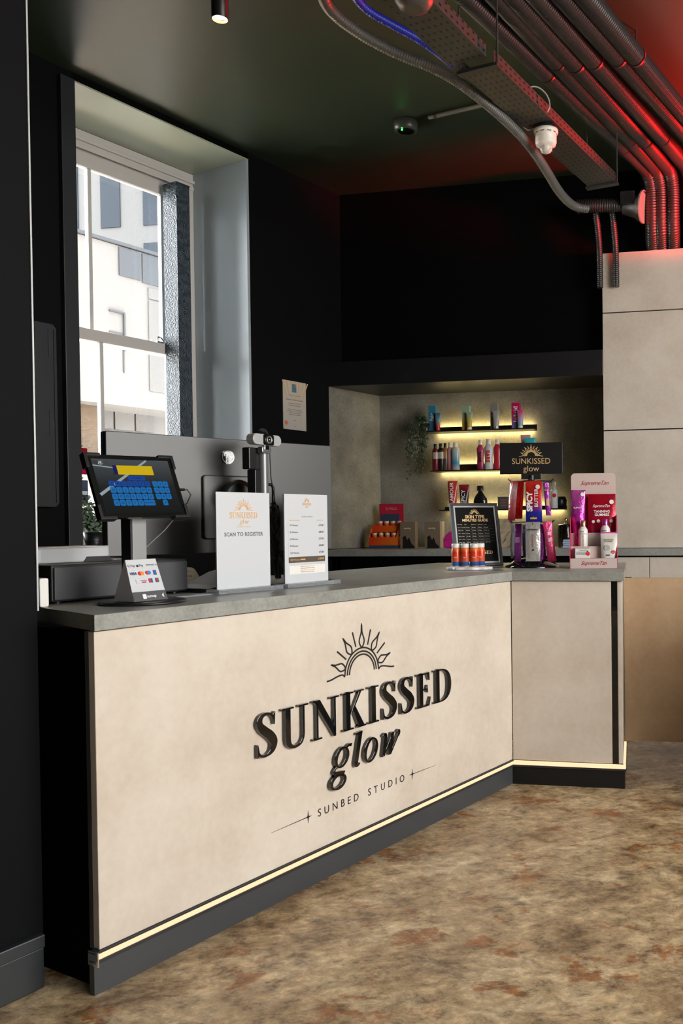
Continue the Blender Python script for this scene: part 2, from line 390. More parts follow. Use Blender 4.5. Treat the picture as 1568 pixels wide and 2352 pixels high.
# back wall, bulkhead over the niche, cladding
ND = 0.50   # niche depth
UL = -1.456; UR = 0.383; NT = 2.012; BT = 2.172
struct('wall_back', MB().box(-2.2, 3.6, 0.55, 0.65, 0, CEIL), wall_matte, loc=PB, rz=RZB)
struct('wall_over_niche', MB().box(UL - 0.02, UR - 0.01, 0.13, 0.55, BT, CEIL), wall_matte, loc=PB, rz=RZB)
struct('wall_over_cladding', MB().box(UR - 0.01, 3.6, 0.13, 0.55, 2.79, CEIL), wall_matte, loc=PB, rz=RZB)
struct('wall_back_right', MB().box(1.9, 3.6, 0.03, 0.55, 0, 2.79), wall_matte, loc=PB, rz=RZB)
struct('trim_6', MB().box(UL + 0.003, UR - 0.003, 0.0, ND + 0.04, NT, BT), plain('bulkhead_black_eggshell', (0.008, 0.008, 0.009), 0.4, spec=0.5), 0.003, PB, RZB)
struct('wall_niche_back', MB().box(-1.75, UR + 0.02, ND, ND + 0.04, 0.93, NT), niche_c, loc=PB, rz=RZB)
struct('wall_niche_left', MB().box(3.206, 3.80, TW, TW + 0.02, 0.935, NT), niche_c, loc=P0, rz=RZA)
clad = bpy.data.objects.new('wall_cladding', None); COL.objects.link(clad); clad['kind'] = 'structure'
clad.location = PB; clad.rotation_euler = (0, 0, RZB)
for z0, z1 in ((0.934, 1.662), (1.669, 2.392), (2.399, 2.765)):
    MB().box(UR, 1.9, 0.0, 0.022, z0, z1).build('panel', beige, clad, 0.0012)
MB().box(UR + 0.004, 1.9, 0.022, 0.5, 0.934, 2.762).build('backing', wall_matte, clad)
# far sides of the shop, behind and beside the camera, plus an added light blocker
struct('wall_right', MB().box(4.0, 4.15, -3.4, 9.0, 0, CEIL), wall_black)
struct('added_light_blocker', MB().box(0.86, 1.9, 3.30, 3.42, 0, 0.84), wall_black)  # low block added out of view to keep shopfront light off the gate
struct('wall_front', MB().box(-6, 4.0, -3.45, -3.3, 0, CEIL), wall_black)

# ================================================================ COUNTER
ct = thing('reception_counter', 'long reception counter with beige stone-look front, dark plinth and glowing light strip', 'counter', P0, RZA)
MB().box(0.016, 1.908, 0.0, 0.022, 0.102, 0.853).build('front_panel', beige, ct, 0.0015)
MB().box(0.016, 0.05, 0.0225, 0.036, 0.10, 0.853).build('edge_strip', plain('graphite_edging', (0.055, 0.057, 0.06), 0.45), ct)
MB().box(0.03, 0.05, 0.037, 0.78, 0.0, 0.853).box(0.05, 1.88, 0.06, 0.078, 0.1, 0.853).build('end_panel', wall_matte, ct)
MB().box(0.0, 1.904, -0.002, 0.016, 0.0, 0.074).build('plinth', plinth_p, ct, 0.001)
MB().slab([(0.0, 0.0745), (1.902, 0.0745), (1.902, 0.0825), (0.0, 0.0825)], -0.009, 0.016).slab([(0.0, 0.097), (1.905, 0.097), (1.905, 0.1015), (0.0, 0.1015)], -0.008, 0.02).build('strip_channel', blk_metal, ct)
MB().box(0.003, 1.902, -0.006, 0.01, 0.0827, 0.0968).build('light_strip', led_w, ct)
MB().slab([(0.0, 0.070), (0.003, 0.070), (0.003, 0.104), (0.0, 0.104)], -0.016, 0.02).build('strip_end_cap', chrome, ct)
for x in (0.30, 0.9, 1.5): MB().lathe([(0.0001, -0.004), (0.004, -0.003), (0.004, 0)], 10).build('screw', alu, ct, loc=(x, -0.001, 0.036), rot=(R(90), 0, 0))

C1 = pA(1.905, 0.0); C2 = C1 + B1 * 0.474; RW = (C2 - C1).length
shaded_plinth_p = plain('shaded_plinth_laminate', (0.008, 0.008, 0.008), 0.5, spec=0.3)  # copy of the graphite plinth with the return's shade put into its colour
rt = thing('counter_return', 'short return of the reception counter with tan front panel and black vertical edge strip', 'counter', C1, RZB)
MB().box(0.004, 0.424, 0.0, 0.022, 0.102, 0.853).build('front_panel', beige, rt, 0.0015)
MB().box(0.426, 0.449, -0.001, 0.022, 0.102, 0.853).build('edge_strip', blk_gloss, rt)
ED = dirv(5.7)
def skew(mb):  # the end of the return runs slightly off square
    mb.v = [(x - y * math.tan(R(11.0 - 5.7)), y, z) for x, y, z in mb.v]; return mb
skew(MB().box(0.4495, 0.468, 0.004, 0.78, 0.102, 0.853)).build('end_panel', beige, rt, 0.001)
MB().box(0.0, RW, -0.002, 0.016, 0.0, 0.074).build('plinth', shaded_plinth_p, rt, 0.001)
skew(MB().box(RW - 0.016, RW, 0.017, 0.40, 0, 0.074)).build('plinth', shaded_plinth_p, rt, 0.001)
MB().box(0.004, RW + 0.004, -0.006, 0.01, 0.0827, 0.0968).build('light_strip', led_w, rt)
skew(MB().box(RW - 0.006, RW + 0.004, 0.0101, 0.40, 0.0827, 0.0968)).build('light_strip', led_w, rt)
MB().box(0.004, RW + 0.006, -0.009, 0.02, 0.0745, 0.0825).build('strip_channel', blk_metal, rt)
skew(MB().box(RW - 0.01, RW + 0.008, 0.0201, 0.40, 0.0745, 0.0825)).build('strip_channel', blk_metal, rt)
for x in (0.06, 0.36, 0.41): MB().lathe([(0.0001, -0.004), (0.004, -0.003), (0.004, 0)], 10).build('screw', alu, rt, loc=(x, -0.001, 0.055), rot=(R(90), 0, 0))

# L-shaped worktop in one piece
def inter(p, d, q, e):
    t = ((q.x - p.x) * e.y - (q.y - p.y) * e.x) / (d.x * e.y - d.y * e.x); return p + d * t
ov = 0.014
ic = inter(pA(0, -ov), A1, C1 - BN * ov, B1)
bc = inter(pA(0, 0.79), A1, C1 + BN * 0.80, B1)
er = C2 + B1 * 0.006
poly = [pA(0.008, -ov), ic, er - BN * ov, er + ED * 0.80, bc, pA(0.11, 0.79), pA(0.075, 0.29)]
wt = MB().prism([(p.x - P0.x, p.y - P0.y) for p in poly], 0.856, 0.894).build('worktop', grey_top, None, 0.0015, P0)
tag(wt, 'L-shaped grey concrete-look worktop running along the reception counter', 'worktop')
# staff gate right of the return
gp = atz(1437, 1701, 0.10)
amber = stone('beige_laminate_warm_glow', [(0.30, (0.40, 0.26, 0.145)), (0.45, (0.47, 0.315, 0.185)), (0.6, (0.53, 0.37, 0.225)), (0.75, (0.58, 0.42, 0.27))], 3.2, 0.5, 45, 0.2, 0.03)  # beige laminate with the warm strip glow put into its colour
gt = thing('staff_gate', 'low panel gate tinted with warm strip glow between the counter return and the right side', 'gate', (gp.x - 0.003, gp.y, 0), RZB)
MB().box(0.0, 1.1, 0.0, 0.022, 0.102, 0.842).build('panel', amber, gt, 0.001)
MB().box(0.0, 0.03, 0.022, 0.06, 0.102, 0.842).build('frame', wall_matte, gt)
for x in (0.35, 0.95): MB().lathe([(0.02, 0.0), (0.02, 0.008), (0.008, 0.01), (0.008, 0.103)], 16, x, 0.012).build('foot', wall_matte, gt)

# back run: drawer units and worktop
BW = tag(MB().prism([(-1.465, -0.05), (2.0, -0.05), (2.0, -0.001), (UR, -0.001), (UR, ND - 0.001), (-1.285, ND - 0.001)], 0.887, 0.932).build('worktop', grey_top, None, 0.002, PB, RZB), 'grey concrete-look worktop running below the lit niche', 'worktop')
bu = thing('drawer_unit', 'grey drawer unit below the back worktop, behind the glow-tinted gate', 'cabinet', pB(0.35, 0.0), RZB)
MB().box(0, 1.5, 0.0, 0.5, 0.0, 0.885).build('carcass', wall_matte, bu)
for k, x in enumerate((0.004, 0.314, 0.714)):
    wd = (0.306, 0.396, 0.396)[k]
    for z0, z1 in ((0.62, 0.876), (0.36, 0.616), (0.1, 0.356)):
        MB().box(x, x + wd, -0.02, -0.001, z0, z1).build('drawer_front', beige, bu, 0.001)
bk = thing('back_cupboard', 'black cupboard run below the niche worktop behind the reception counter', 'cabinet', pB(-1.4, 0.02), RZB)
for k in range(3):
    MB().box(0.02 + k * 0.57, 0.58 + k * 0.57, -0.02, 0.0, 0.1, 0.88).build('door', wall_matte, bk, 0.001)
MB().prism([(-0.02, 0.001), (1.74, 0.001), (1.74, 0.48), (0.135, 0.48)], 0, 0.885).build('carcass', wall_matte, bk)

# ================================================================ LETTERING
SERIF = {  # unit cap height: ('R', stroke points (x, z, width)) or ('P', polygon)
 'S': (0.50, [('R', [(.425, .75, .035), (.405, .87, .055), (.33, .965, .06), (.22, .985, .07), (.11, .92, .115), (.085, .77, .15), (.18, .62, .19), (.33, .46, .20), (.415, .29, .17), (.37, .10, .12), (.25, .015, .07), (.14, .02, .06), (.06, .10, .055), (.035, .25, .035)]),
              ('P', [(.41, .70), (.44, .70), (.455, 1.0), (.43, 1.0), (.38, .93)]), ('P', [(.02, .0), (.045, .0), (.09, .07), (.05, .31), (.02, .31)])]),
 'U': (0.68, [('P', [(.085, .28), (.225, .28), (.225, .97), (.085, .97)]), ('R', [(.155, .30, .14), (.17, .14, .13), (.25, .035, .09), (.36, .015, .07), (.48, .07, .065), (.54, .2, .06), (.55, .34, .06)]),
              ('P', [(.52, .30), (.58, .30), (.58, .97), (.52, .97)]), ('P', [(.0, .955), (.31, .955), (.31, 1), (.0, 1)]), ('P', [(.42, .955), (.68, .955), (.68, 1), (.42, 1)])]),
 'N': (0.74, [('P', [(.10, .0), (.16, .0), (.16, .93), (.10, .93)]), ('P', [(.02, 1.0), (.21, 1.0), (.64, .16), (.64, -.03), (.58, -.03), (.09, .90)]), ('P', [(.58, .1), (.64, .1), (.64, .97), (.58, .97)]),
              ('P', [(.01, .0), (.26, .0), (.26, .045), (.01, .045)]), ('P', [(.48, .955), (.74, .955), (.74, 1), (.48, 1)]), ('P', [(.0, .955), (.1, .955), (.1, 1), (.0, 1)])]),
 'K': (0.66, [('P', [(.08, .0), (.22, .0), (.22, 1), (.08, 1)]), ('P', [(.0, .0), (.31, .0), (.31, .045), (.0, .045)]), ('P', [(.0, .955), (.31, .955), (.31, 1), (.0, 1)]),
              ('P', [(.215, .40), (.26, .40), (.555, .965), (.475, .965)]), ('P', [(.275, .56), (.34, .66), (.64, .03), (.64, .0), (.47, .0)]), ('P', [(.40, .955), (.63, .955), (.63, 1), (.40, 1)]), ('P', [(.42, .0), (.69, .0), (.69, .045), (.42, .045)])]),
 'I': (0.33, [('P', [(.095, .0), (.235, .0), (.235, 1), (.095, 1)]), ('P', [(.0, .0), (.33, .0), (.33, .045), (.0, .045)]), ('P', [(.0, .955), (.33, .955), (.33, 1), (.0, 1)])]),
 'E': (0.52, [('P', [(.08, .0), (.22, .0), (.22, 1), (.08, 1)]), ('P', [(.0, .0), (.45, .0), (.45, .05), (.0, .05)]), ('P', [(.0, .95), (.44, .95), (.44, 1), (.0, 1)]), ('P', [(.2, .49), (.37, .49), (.37, .54), (.2, .54)]),
              ('P', [(.37, .40), (.395, .40), (.395, .63), (.37, .63), (.33, .515)]), ('P', [(.44, .76), (.465, .76), (.455, 1), (.40, 1), (.36, .95)]), ('P', [(.45, .0), (.50, .26), (.47, .26), (.40, .05), (.36, .05), (.36, 0)])]),
 'D': (0.70, [('P', [(.08, .0), (.22, .0), (.22, 1), (.08, 1)]), ('P', [(.0, .0), (.24, .0), (.24, .045), (.0, .045)]), ('P', [(.0, .955), (.24, .955), (.24, 1), (.0, 1)]),
              ('R', [(.22, .977, .045), (.36, .965, .055), (.50, .88, .09), (.585, .72, .13), (.61, .5, .145), (.585, .28, .13), (.50, .12, .09), (.36, .035, .055), (.22, .023, .045)])]),
 'g': (0.58, [('O', (.27, .42, .19, .26)), ('R', [(.37, .64, .06), (.45, .70, .07), (.55, .69, .09)]), ('R', [(.15, .20, .05), (.08, .10, .07), (.12, .02, .10), (.28, -.02, .13), (.44, -.06, .15)]), ('O', (.27, -.24, .22, .19))]),
 'l': (0.28, [('P', [(.07, .10), (.20, .10), (.20, .99), (.07, .99)]), ('P', [(-.02, .93), (.2, .95), (.2, 1.0), (-.02, .98)]), ('R', [(.135, .14, .13), (.15, .05, .10), (.22, .02, .05), (.28, .08, .035)])]),
 'o': (0.52, [('O', (.25, .345, .20, .33))]),
 'w': (0.74, [('R', [(.02, .62, .05), (.10, .66, .10), (.14, .55, .13), (.15, .3, .13), (.16, .03, .12)]), ('P', [(.13, .0), (.20, .0), (.42, .62), (.37, .62)]), ('P', [(.33, .66), (.45, .66), (.47, .1), (.40, .0), (.36, .0)]), ('P', [(.38, .0), (.45, .0), (.66, .50), (.61, .56)]),
              ('R', [(.57, .61, .04), (.62, .655, .075), (.66, .59, .085), (.645, .48, .06)])]),
}
def glyph(ch, h, y0, y1, slant=0.0, weight=1.0):
    b = MB(); adv, items = SERIF[ch]
    for kind, d in items:
        if kind == 'R': b.ribbon(d, y0, y1, sm=4, wscale=weight)
        elif kind == 'P': b.slab(d, y0, y1)
        else:
            cx, cz, rx, rz = d; n = 20
            b.ribbon([(cx + rx * math.cos(2 * math.pi * k / n), cz + rz * math.sin(2 * math.pi * k / n), .045 + .075 * abs(math.cos(2 * math.pi * k / n + 0.35))) for k in range(n)], y0, y1, True, 1, weight)
    b.v = [((x + slant * z) * h, y, z * h) for x, y, z in b.v]
    return b, adv * h
def word(parent, s, x0, x1, z, h, y0, y1, mat, slant=0.0, name='letter', joined=False, gap=0.06, sh=1.0):
    """serif word fitted between x0 and x1; every letter its own mesh unless joined"""
    tot = sum(SERIF[c][0] for c in s) + gap * (len(s) - 1); k = (x1 - x0) / (tot * h); x = x0; J = MB()
    for c in s:
        b, adv = glyph(c, h, y0, y1, slant)
        b.v = [(vx * k + (x if joined else 0), vy, vz + (z if joined else 0)) for vx, vy, vz in b.v]
        if joined: J.add(b.v, b.f)
        else: b.build(name, mat, parent, 0.0012 if y1 - y0 > 0.005 else 0, loc=(x, 0, z))
        x += (adv + gap * h) * k
    if joined: J.build(name, mat, parent)
def sun(r, lw, y0, y1, petals=5):
    """half sun emblem, inner arc radius r, centred at the origin"""
    b = MB()
    for q, ang in ((1.0, 0), (0.86, 6), (0.74, 0)):
        n = 24; b.ribbon([(q * r * math.cos(R(2 + 176 * k / n)), q * r * math.sin(R(2 + 176 * k / n)), lw) for k in range(n + 1)], y0, y1, sm=1)
    for k in range(petals):
        a = R(90 + (k - (petals - 1) / 2) * 36); c, s_ = math.cos(a), math.sin(a)
        L = 1.95 if k == petals // 2 else 1.85
        loop = [(1.02, 0), (1.12, .10), (1.28, .15), (1.45, .09), (1.62, .025), (L, 0), (1.62, -.025), (1.45, -.09), (1.28, -.15), (1.12, -.10)]
        b.ribbon([((p * c - q * s_) * r, (p * s_ + q * c) * r, lw) for p, q in loop], y0, y1, True, 3)
    for k in range(petals - 1):
        a = R(90 + (k - (petals - 2) / 2) * 36); c, s_ = math.cos(a), math.sin(a)
        b.ribbon([(1.13 * r * c, 1.13 * r * s_, lw), (1.75 * r * c, 1.75 * r * s_, lw * 1.1)], y0, y1, sm=1)
    for q in (-1, 1):
        b.ribbon([(q * 1.0 * r, 0.0, lw), (q * 1.15 * r, .10 * r, lw), (q * 1.45 * r, .07 * r, lw), (q * 1.75 * r, -.0 * r, lw), (q * 2.0 * r, -.02 * r, lw)], y0, y1, sm=4)
    return b
def star(cx, cz, r, y0, y1, b=None):
    P = []
    for k in range(16):
        a = 2 * math.pi * k / 16 + math.pi / 2
        rr = r * ((1.0 if k % 8 == 0 else 0.85) if k % 4 == 0 else 0.2 if k % 2 == 0 else 0.26)
        P.append((cx + rr * math.cos(a), cz + rr * math.sin(a)))
    return (b or MB()).slab(list(reversed(P)), y0, y1)

lg = thing('counter_logo_sign', 'raised black logo lettering with sun emblem on the beige counter front', 'sign', P0, RZA)
word(lg, 'SUNKISSED', 0.494, 1.452, 0.441, 0.1215, -0.013, -0.0005, blk_gloss, gap=0.10)
word(lg, 'glow', 0.796, 1.130, 0.3165, 0.111, -0.013, -0.0005, blk_gloss, slant=0.20, gap=0.09)
sun(0.083, 0.005, -0.0015, -0.0003).build('sun_emblem', ink, lg, loc=(0.960, 0, 0.612))
text(lg, 'SUNBED', 0.746, 0.2115, -0.0005, 0.0345, ink, 'LEFT', name='tagline_word', width=0.187)
text(lg, 'STUDIO', 0.981, 0.2115, -0.0005, 0.0345, ink, 'LEFT', name='tagline_word', width=0.192)
for x, x2, q in ((0.705, 0.555, -1), (1.220, 1.366, 1)):
    b = star(x, 0.2135, 0.0195, -0.0012, -0.0003)
    b.ribbon([(x, 0.2135, 0.0024), (x2, 0.211, 0.0004)], -0.0012, -0.0003, sm=1); b.build('star_flourish', ink, lg)

# ================================================================ THINGS ON THE COUNTER
WZ = 0.8945
# cash drawer
cd = thing('cash_drawer', 'black steel cash drawer at the left end of the worktop', 'cash drawer', pA(0.135, 0.345, WZ), RZA)
MB().box(0.0, 0.43, 0.004, 0.40, 0.006, 0.104).build('body', blk_metal, cd, 0.004)
MB().box(0.004, 0.426, -0.004, 0.004, 0.010, 0.098).build('drawer_front', plain('charcoal_drawer_front', (0.055, 0.058, 0.064), 0.5, bump=0.2, bscale=500), cd, 0.003)
for x in (0.03, 0.40):
    for y in (0.03, 0.37): MB().lathe([(0.012, 0), (0.012, 0.007)], 12, x, y).build('foot', blk_plastic, cd)
# white device on the drawer
wb = thing('receipt_printer', 'flat white and silver printer lying on the cash drawer', 'printer', pA(0.196, 0.46, WZ + 0.1045), RZA)
MB().rrect(-0.04, 0.195, 0, 0.15, 0.02, 0, 0.042).xf(Matrix(((1, 0, 0, 0), (0, 0, 1, 0), (0, -1, 0, 0.042), (0, 0, 0, 1)))).build('body', plain('silver_white_plastic', (0.6, 0.62, 0.64), 0.3), wb, 0.004)
MB().box(-0.036, 0.19, 0.006, 0.144, 0.0422, 0.0445).build('lid', pvc, wb, 0.002)
MB().slab([(0.105, 0.001), (0.195, 0.001), (0.185, 0.015), (0.115, 0.015)], -0.002, 0.003).build('paper_slot', blk_plastic, wb)
# white plug block beside the wall
p_ = atz(110, 1399, WZ)
wp = thing('power_adapter', 'upright white plug adapter standing against the dark left wall', 'adapter', pA(0.085, 0.30, WZ), RZA)
MB().rrect(-0.012, 0.012, 0, 0.074, 0.005, 0, 0.05).build('body', pvc, wp, 0.002)
MB().tube([(0, 0.05, 0.02), (0.0, 0.09, 0.015), (0.03, 0.14, 0.004), (0.02, 0.2, 0.004)], 0.003, 6).build('cable', pvc, wp)
# registration tablet on its stand
tk = thing('registration_tablet', 'tablet kiosk showing a blue keyboard, on a grey post with round base', 'tablet', pA(0.272, 0.165, WZ), RZA)
MB().lathe([(0.108, 0), (0.11, 0.002), (0.11, 0.005), (0.105, 0.0075), (0.03, 0.009)], 48).build('base', plain('black_satin_steel', (0.012, 0.012, 0.013), 0.3), tk)
MB().box(-0.041, 0.001, -0.018, 0.020, 0.008, 0.29).build('post', plain('grey_post_metal', (0.26, 0.27, 0.27), 0.4, metal=0.3), tk, 0.0015)
MB().box(-0.046, -0.0412, -0.016, 0.022, 0.008, 0.285).build('post_side', blk_plastic, tk)
TWd, THt = 0.256, 0.184
ts = bpy.data.objects.new('tablet', None); COL.objects.link(ts); ts.parent = tk
ts.location = (-0.161, -0.060, 0.2225); ts.rotation_euler = (R(-22), R(-1.2), R(-3))
def tpart(mb, name, mat, **k): return mb.build(name, mat, ts, **k)
MB().rrect(0.004, TWd - 0.004, 0.004, THt - 0.004, 0.008, 0.0, 0.011).build('tablet_body', blk_gloss, ts)
def scr(name, c, s=1.0): return plain('screen_' + name, (0.005, 0.005, 0.006), 0.4, spec=0.1, emit=c, es=s)
MB().slab([(0.018, 0.016), (TWd - 0.018, 0.016), (TWd - 0.018, THt - 0.016), (0.018, THt - 0.016)], -0.0006, 0.0).build('screen', grad('screen_asphalt', [(0, (0.006, 0.007, 0.008)), (0.5, (0.012, 0.014, 0.016)), (1, (0.05, 0.06, 0.068))], 0.3, spec=0.15), ts)
sx, sz = lambda q: 0.018 + q * (TWd - 0.036), lambda q: 0.016 + q * (THt - 0.032)
def srect(b, u0, u1, v0, v1, y=-0.0011, r=0.0):
    if r: b.rrect(sx(u0), sx(u1), sz(v0), sz(v1), r, y, y + 0.0004, 3)
    else: b.slab([(sx(u0), sz(v0)), (sx(u1), sz(v0)), (sx(u1), sz(v1)), (sx(u0), sz(v1))], y, y + 0.0004)
    return b
b = MB(); b.ribbon([(sx(-.0), sz(.34), .008), (sx(.70), sz(.99), .005)], -0.0009, -0.0006, sm=1); b.ribbon([(sx(0), sz(.88), .003), (sx(.3), sz(.83), .003)], -0.0009, -0.0006, sm=1)
b.build('screen_road_markings', scr('mark', (0.33, 0.40, 0.42), 0.8), ts)
srect(MB(), .29, .755, .715, .885).build('screen_plate', scr('yellow', (0.66, 0.46, 0.0), 0.85), ts)
srect(MB(), .24, .29, .715, .885).build('screen_plate_band', scr('navy', (0.004, 0.004, 0.11), 0.8), ts)
kb = MB(); kb2 = MB()
srect(kb2, .40, .62, .61, .69, r=0.003)
rows = ['ABCDEFG', 'HIJKLMN', 'OPQRSTU', 'VWXYZ']; num = ['123', '456', '789']
for r_i, row in enumerate(rows):
    v = .49 - r_i * .118
    tgt = kb2 if r_i == 0 else kb
    for c_i, ch in enumerate(row):
        u = .135 + c_i * .077; srect(tgt, u, u + .07, v, v + .105, r=0.003)
        text(ts, ch, sx(u + .035), sz(v + .052), -0.0012, 0.009, scr('keytext', (0.01, 0.02, 0.12), 0.5), name='key_legend', ext=0.0001)
    if r_i < 3:
        for c_i, ch in enumerate(num[r_i]):
            u = .70 + c_i * .072; srect(kb, u, u + .066, v, v + .105, r=0.003)
            text(ts, ch, sx(u + .033), sz(v + .052), -0.0012, 0.009, scr('keytext', (0.01, 0.02, 0.12), 0.5), name='key_legend', ext=0.0001)
v = .49 - 3 * .118
srect(kb, .52, .665, v, v + .105, r=0.003); text(ts, 'BACKSPACE', sx(.592), sz(v + .052), -0.0012, 0.0055, scr('keytext', (0, 0, 0)), name='key_legend', ext=0.0001)
srect(kb, .772, .838, v, v + .105, r=0.003); text(ts, '0', sx(.805), sz(v + .052), -0.0012, 0.009, scr('keytext', (0, 0, 0)), name='key_legend', ext=0.0001)
kb.build('keyboard_keys', scr('key', (0.004, 0.15, 0.45), 0.85), ts); kb2.build('keyboard_top_keys', scr('key2', (0.002, 0.06, 0.33), 0.8), ts)
text(ts, 'CONFIRM', sx(.51), sz(.65), -0.0012, 0.008, scr('keytext', (0, 0, 0)), name='key_legend', ext=0.0001)
text(ts, 'SiPD', sx(.07), sz(.93), -0.0011, 0.013, ink, name='screen_logo', bold=0.0002, ext=0.0001); srect(MB(), .075, .125, .895, .965, r=0.003).build('screen_logo_disc', scr('logo', (0.5, 0.55, 0.57), 0.9), ts)
for i in range(3): srect(MB(), .155, .20, .945 - i * .022, .95 - i * .022).build('screen_logo_line', ink, ts)
for (x, z) in ((0, 0), (1, 0), (0, 1), (1, 1)):
    b = MB(); X = lambda q: q if x == 0 else TWd - q; Z = lambda q: q if z == 0 else THt - q
    P = [(0, 0), (0.045, 0), (0.045, 0.008), (0.009, 0.008), (0.009, 0.04), (0, 0.04)]
    P = [(X(p), Z(q)) for p, q in P]
    if (x + z) % 2: P.reverse()
    b.slab(P, -0.004, 0.016).build('corner_guard', blk_plastic, ts, 0.001)
MB().box(0.11, 0.15, 0.012, 0.03, 0.05, 0.13).build('mount', blk_plastic, ts)
MB().tube([(TWd, 0.005, 0.085), (TWd + 0.022, 0.004, 0.084), (TWd + 0.03, 0.006, 0.07), (TWd + 0.012, 0.01, 0.045)], 0.0018, 6).box(TWd, TWd + 0.014, 0.002, 0.008, 0.082, 0.088).build('side_cable', blk_plastic, ts)
MB().tube([(0.072, -0.035, 0.222), (0.065, -0.01, 0.195), (0.035, 0.01, 0.16), (0.012, 0.022, 0.135), (0.004, 0.03, 0.11)], 0.0016, 6).build('charging_cable', plain('grey_cable', (0.25, 0.25, 0.25), 0.5), tk)
# payment tent card
tc_ = thing('payment_tent_card', 'folded white tent card with payment logos standing on the round tablet base', 'card', pA(0.252, 0.105, WZ + 0.0095), RZA + R(2))
tn = MB().slab([(-0.052, 0), (0.052, 0), (0.047, 0.108), (-0.047, 0.108)], 0, 0.0012)
tn.v = [(x, y + z * 0.36, z) for x, y, z in tn.v]; tn.build('front_leaf', paper, tc_)
tb = MB().slab([(-0.052, 0), (0.052, 0), (0.047, 0.108), (-0.047, 0.108)], 0, 0.0012)
tb.v = [(x, 0.0785 + y - z * 0.36, z) for x, y, z in tb.v]; tb.build('back_leaf', plain('mauve_grey_card', (0.45, 0.42, 0.42), 0.6), tc_)
MB().add([(-0.052, 0.001, 0), (-0.052, 0.078, 0), (-0.047, 0.0395, 0.108)], [(0, 2, 1)]).build('side_fold', plain('mauve_grey_card', (0.45, 0.42, 0.42), 0.6), tc_)
pr = bpy.data.objects.new('print', None); COL.objects.link(pr); pr.parent = tc_; pr.rotation_euler = (-math.atan(0.36), 0, 0)
pr.location = (0, -0.0008, 0)
hz = 0.1148
MB().slab([(-0.0517, 0.0), (0.0517, 0.0), (0.0508, 0.026), (-0.0508, 0.026)], -0.0006, -0.0002).build('grey_band', plain('band_grey', (0.075, 0.078, 0.085), 0.5), pr)
text(pr, 'sumup', 0.004, 0.0125, -0.0008, 0.011, white_ink, name='lettering', bold=0.0002, ext=0.0001)
MB().rrect(-0.023, -0.012, 0.006, 0.019, 0.002, -0.0009, -0.0006).build('logo_square', white_ink, pr); MB().slab([(0.036, 0.012), (0.042, 0.006), (0.042, 0.019)], -0.0009, -0.0006).build('contactless_mark', white_ink, pr)
for s_, x in (('G Pay', -0.034), ('Pay', -0.004)): text(pr, s_, x, 0.098, -0.0004, 0.0092, grey_ink, name='lettering', ext=0.0001)
MB().lathe([(0.0032, 0), (0.0032, 0.0003)], 12).build('apple_mark', ink, pr, loc=(-0.0155, -0.0004, 0.097), rot=(R(90), 0, 0))
text(pr, 'SAMSUNG Pay', 0.029, 0.098, -0.0004, 0.0058, grey_ink, name='lettering', ext=0.0001)
text(pr, 'VISA', -0.034, 0.076, -0.0004, 0.0105, plain('visa_navy', (0.02, 0.03, 0.15), 0.5), name='lettering', ext=0.0001, shear=0.15, bold=0.0002)
def disc(par, x, z, r, col, nm, y=-0.0004): MB().lathe([(r, 0), (r, 0.0003)], 16).build('logo_disc', plain(nm, col, 0.5), par, loc=(x, y, z), rot=(R(90), 0, 0))
RED, ORG, BLU, NAV = (0.6, 0.02, 0.02), (0.8, 0.25, 0.02), (0.02, 0.25, 0.55), (0.03, 0.09, 0.3)
disc(pr, -0.014, 0.076, 0.0055, RED, 'print_red'); disc(pr, -0.007, 0.076, 0.0055, ORG, 'print_orange', -0.0007)
disc(pr, 0.009, 0.077, 0.0055, RED, 'print_red'); disc(pr, 0.015, 0.077, 0.0055, BLU, 'print_blue', -0.0007)
def rect(par, x0, x1, z0, z1, col, nm, y=-0.0005, name='logo_box'): return MB().slab([(x0, z0), (x1, z0), (x1, z1), (x0, z1)], y, y + 0.0003).build(name, plain(nm, col, 0.5), par)
rect(pr, 0.028, 0.038, 0.070, 0.083, NAV, 'print_navy')
rect(pr, -0.031, -0.020, 0.049, 0.060, (0.6, 0.62, 0.64), 'print_pale'); rect(pr, -0.014, -0.001, 0.05, 0.053, RED, 'print_red'); rect(pr, 0.008, 0.014, 0.049, 0.061, RED, 'print_red'); rect(pr, 0.014, 0.020, 0.049, 0.061, NAV, 'print_navy')
for k, c in enumerate((NAV, RED, (0.02, 0.2, 0.06))): rect(pr, 0.029 + k * 0.0037, 0.032 + k * 0.0037, 0.049, 0.061, c, 'print_%d' % k)
text(pr, 'DISCOVER', -0.0075, 0.056, -0.0004, 0.004, grey_ink, name='lettering', ext=0.0001)

# two A4 sign holders
def sign_holder(px0, y_px, label, rz, wid=0.208, hgt=0.30):
    p = onpl(px0[0], px0[1], pA(0, 0.205), AN); p.z = WZ
    o = thing('sign_holder', label, 'sign', p, rz, 'upright sign holders on the counter')
    MB().slab([(-0.016, 0), (0.236, 0), (0.236, 0.014), (-0.016, 0.014)], -0.028, 0.03).build('foot', clear, o, 0.001)
    MB().rrect(0, wid, 0.010, hgt + 0.006, 0.001, 0.0, 0.0025).build('card', paper, o)
    MB().rrect(0, wid, 0.010, hgt + 0.006, 0.001, 0.0028, 0.0055).build('back_sheet', clear, o)
    return o
sg = sign_holder((499, 1367), 0, 'white card holder reading scan to register, nearest the tablet', RZA + R(-1))
sun(0.0185, 0.0016, -0.0005, -0.0001).build('sun_emblem', gold_ink, sg, loc=(0.104, 0, 0.251))
word(sg, 'SUNKISSED', 0.050, 0.158, 0.2265, 0.019, -0.0005, -0.0001, gold_ink, joined=True, name='lettering')
word(sg, 'glow', 0.088, 0.123, 0.2105, 0.0125, -0.0005, -0.0001, gold_ink, slant=0.22, joined=True, name='lettering', gap=0)
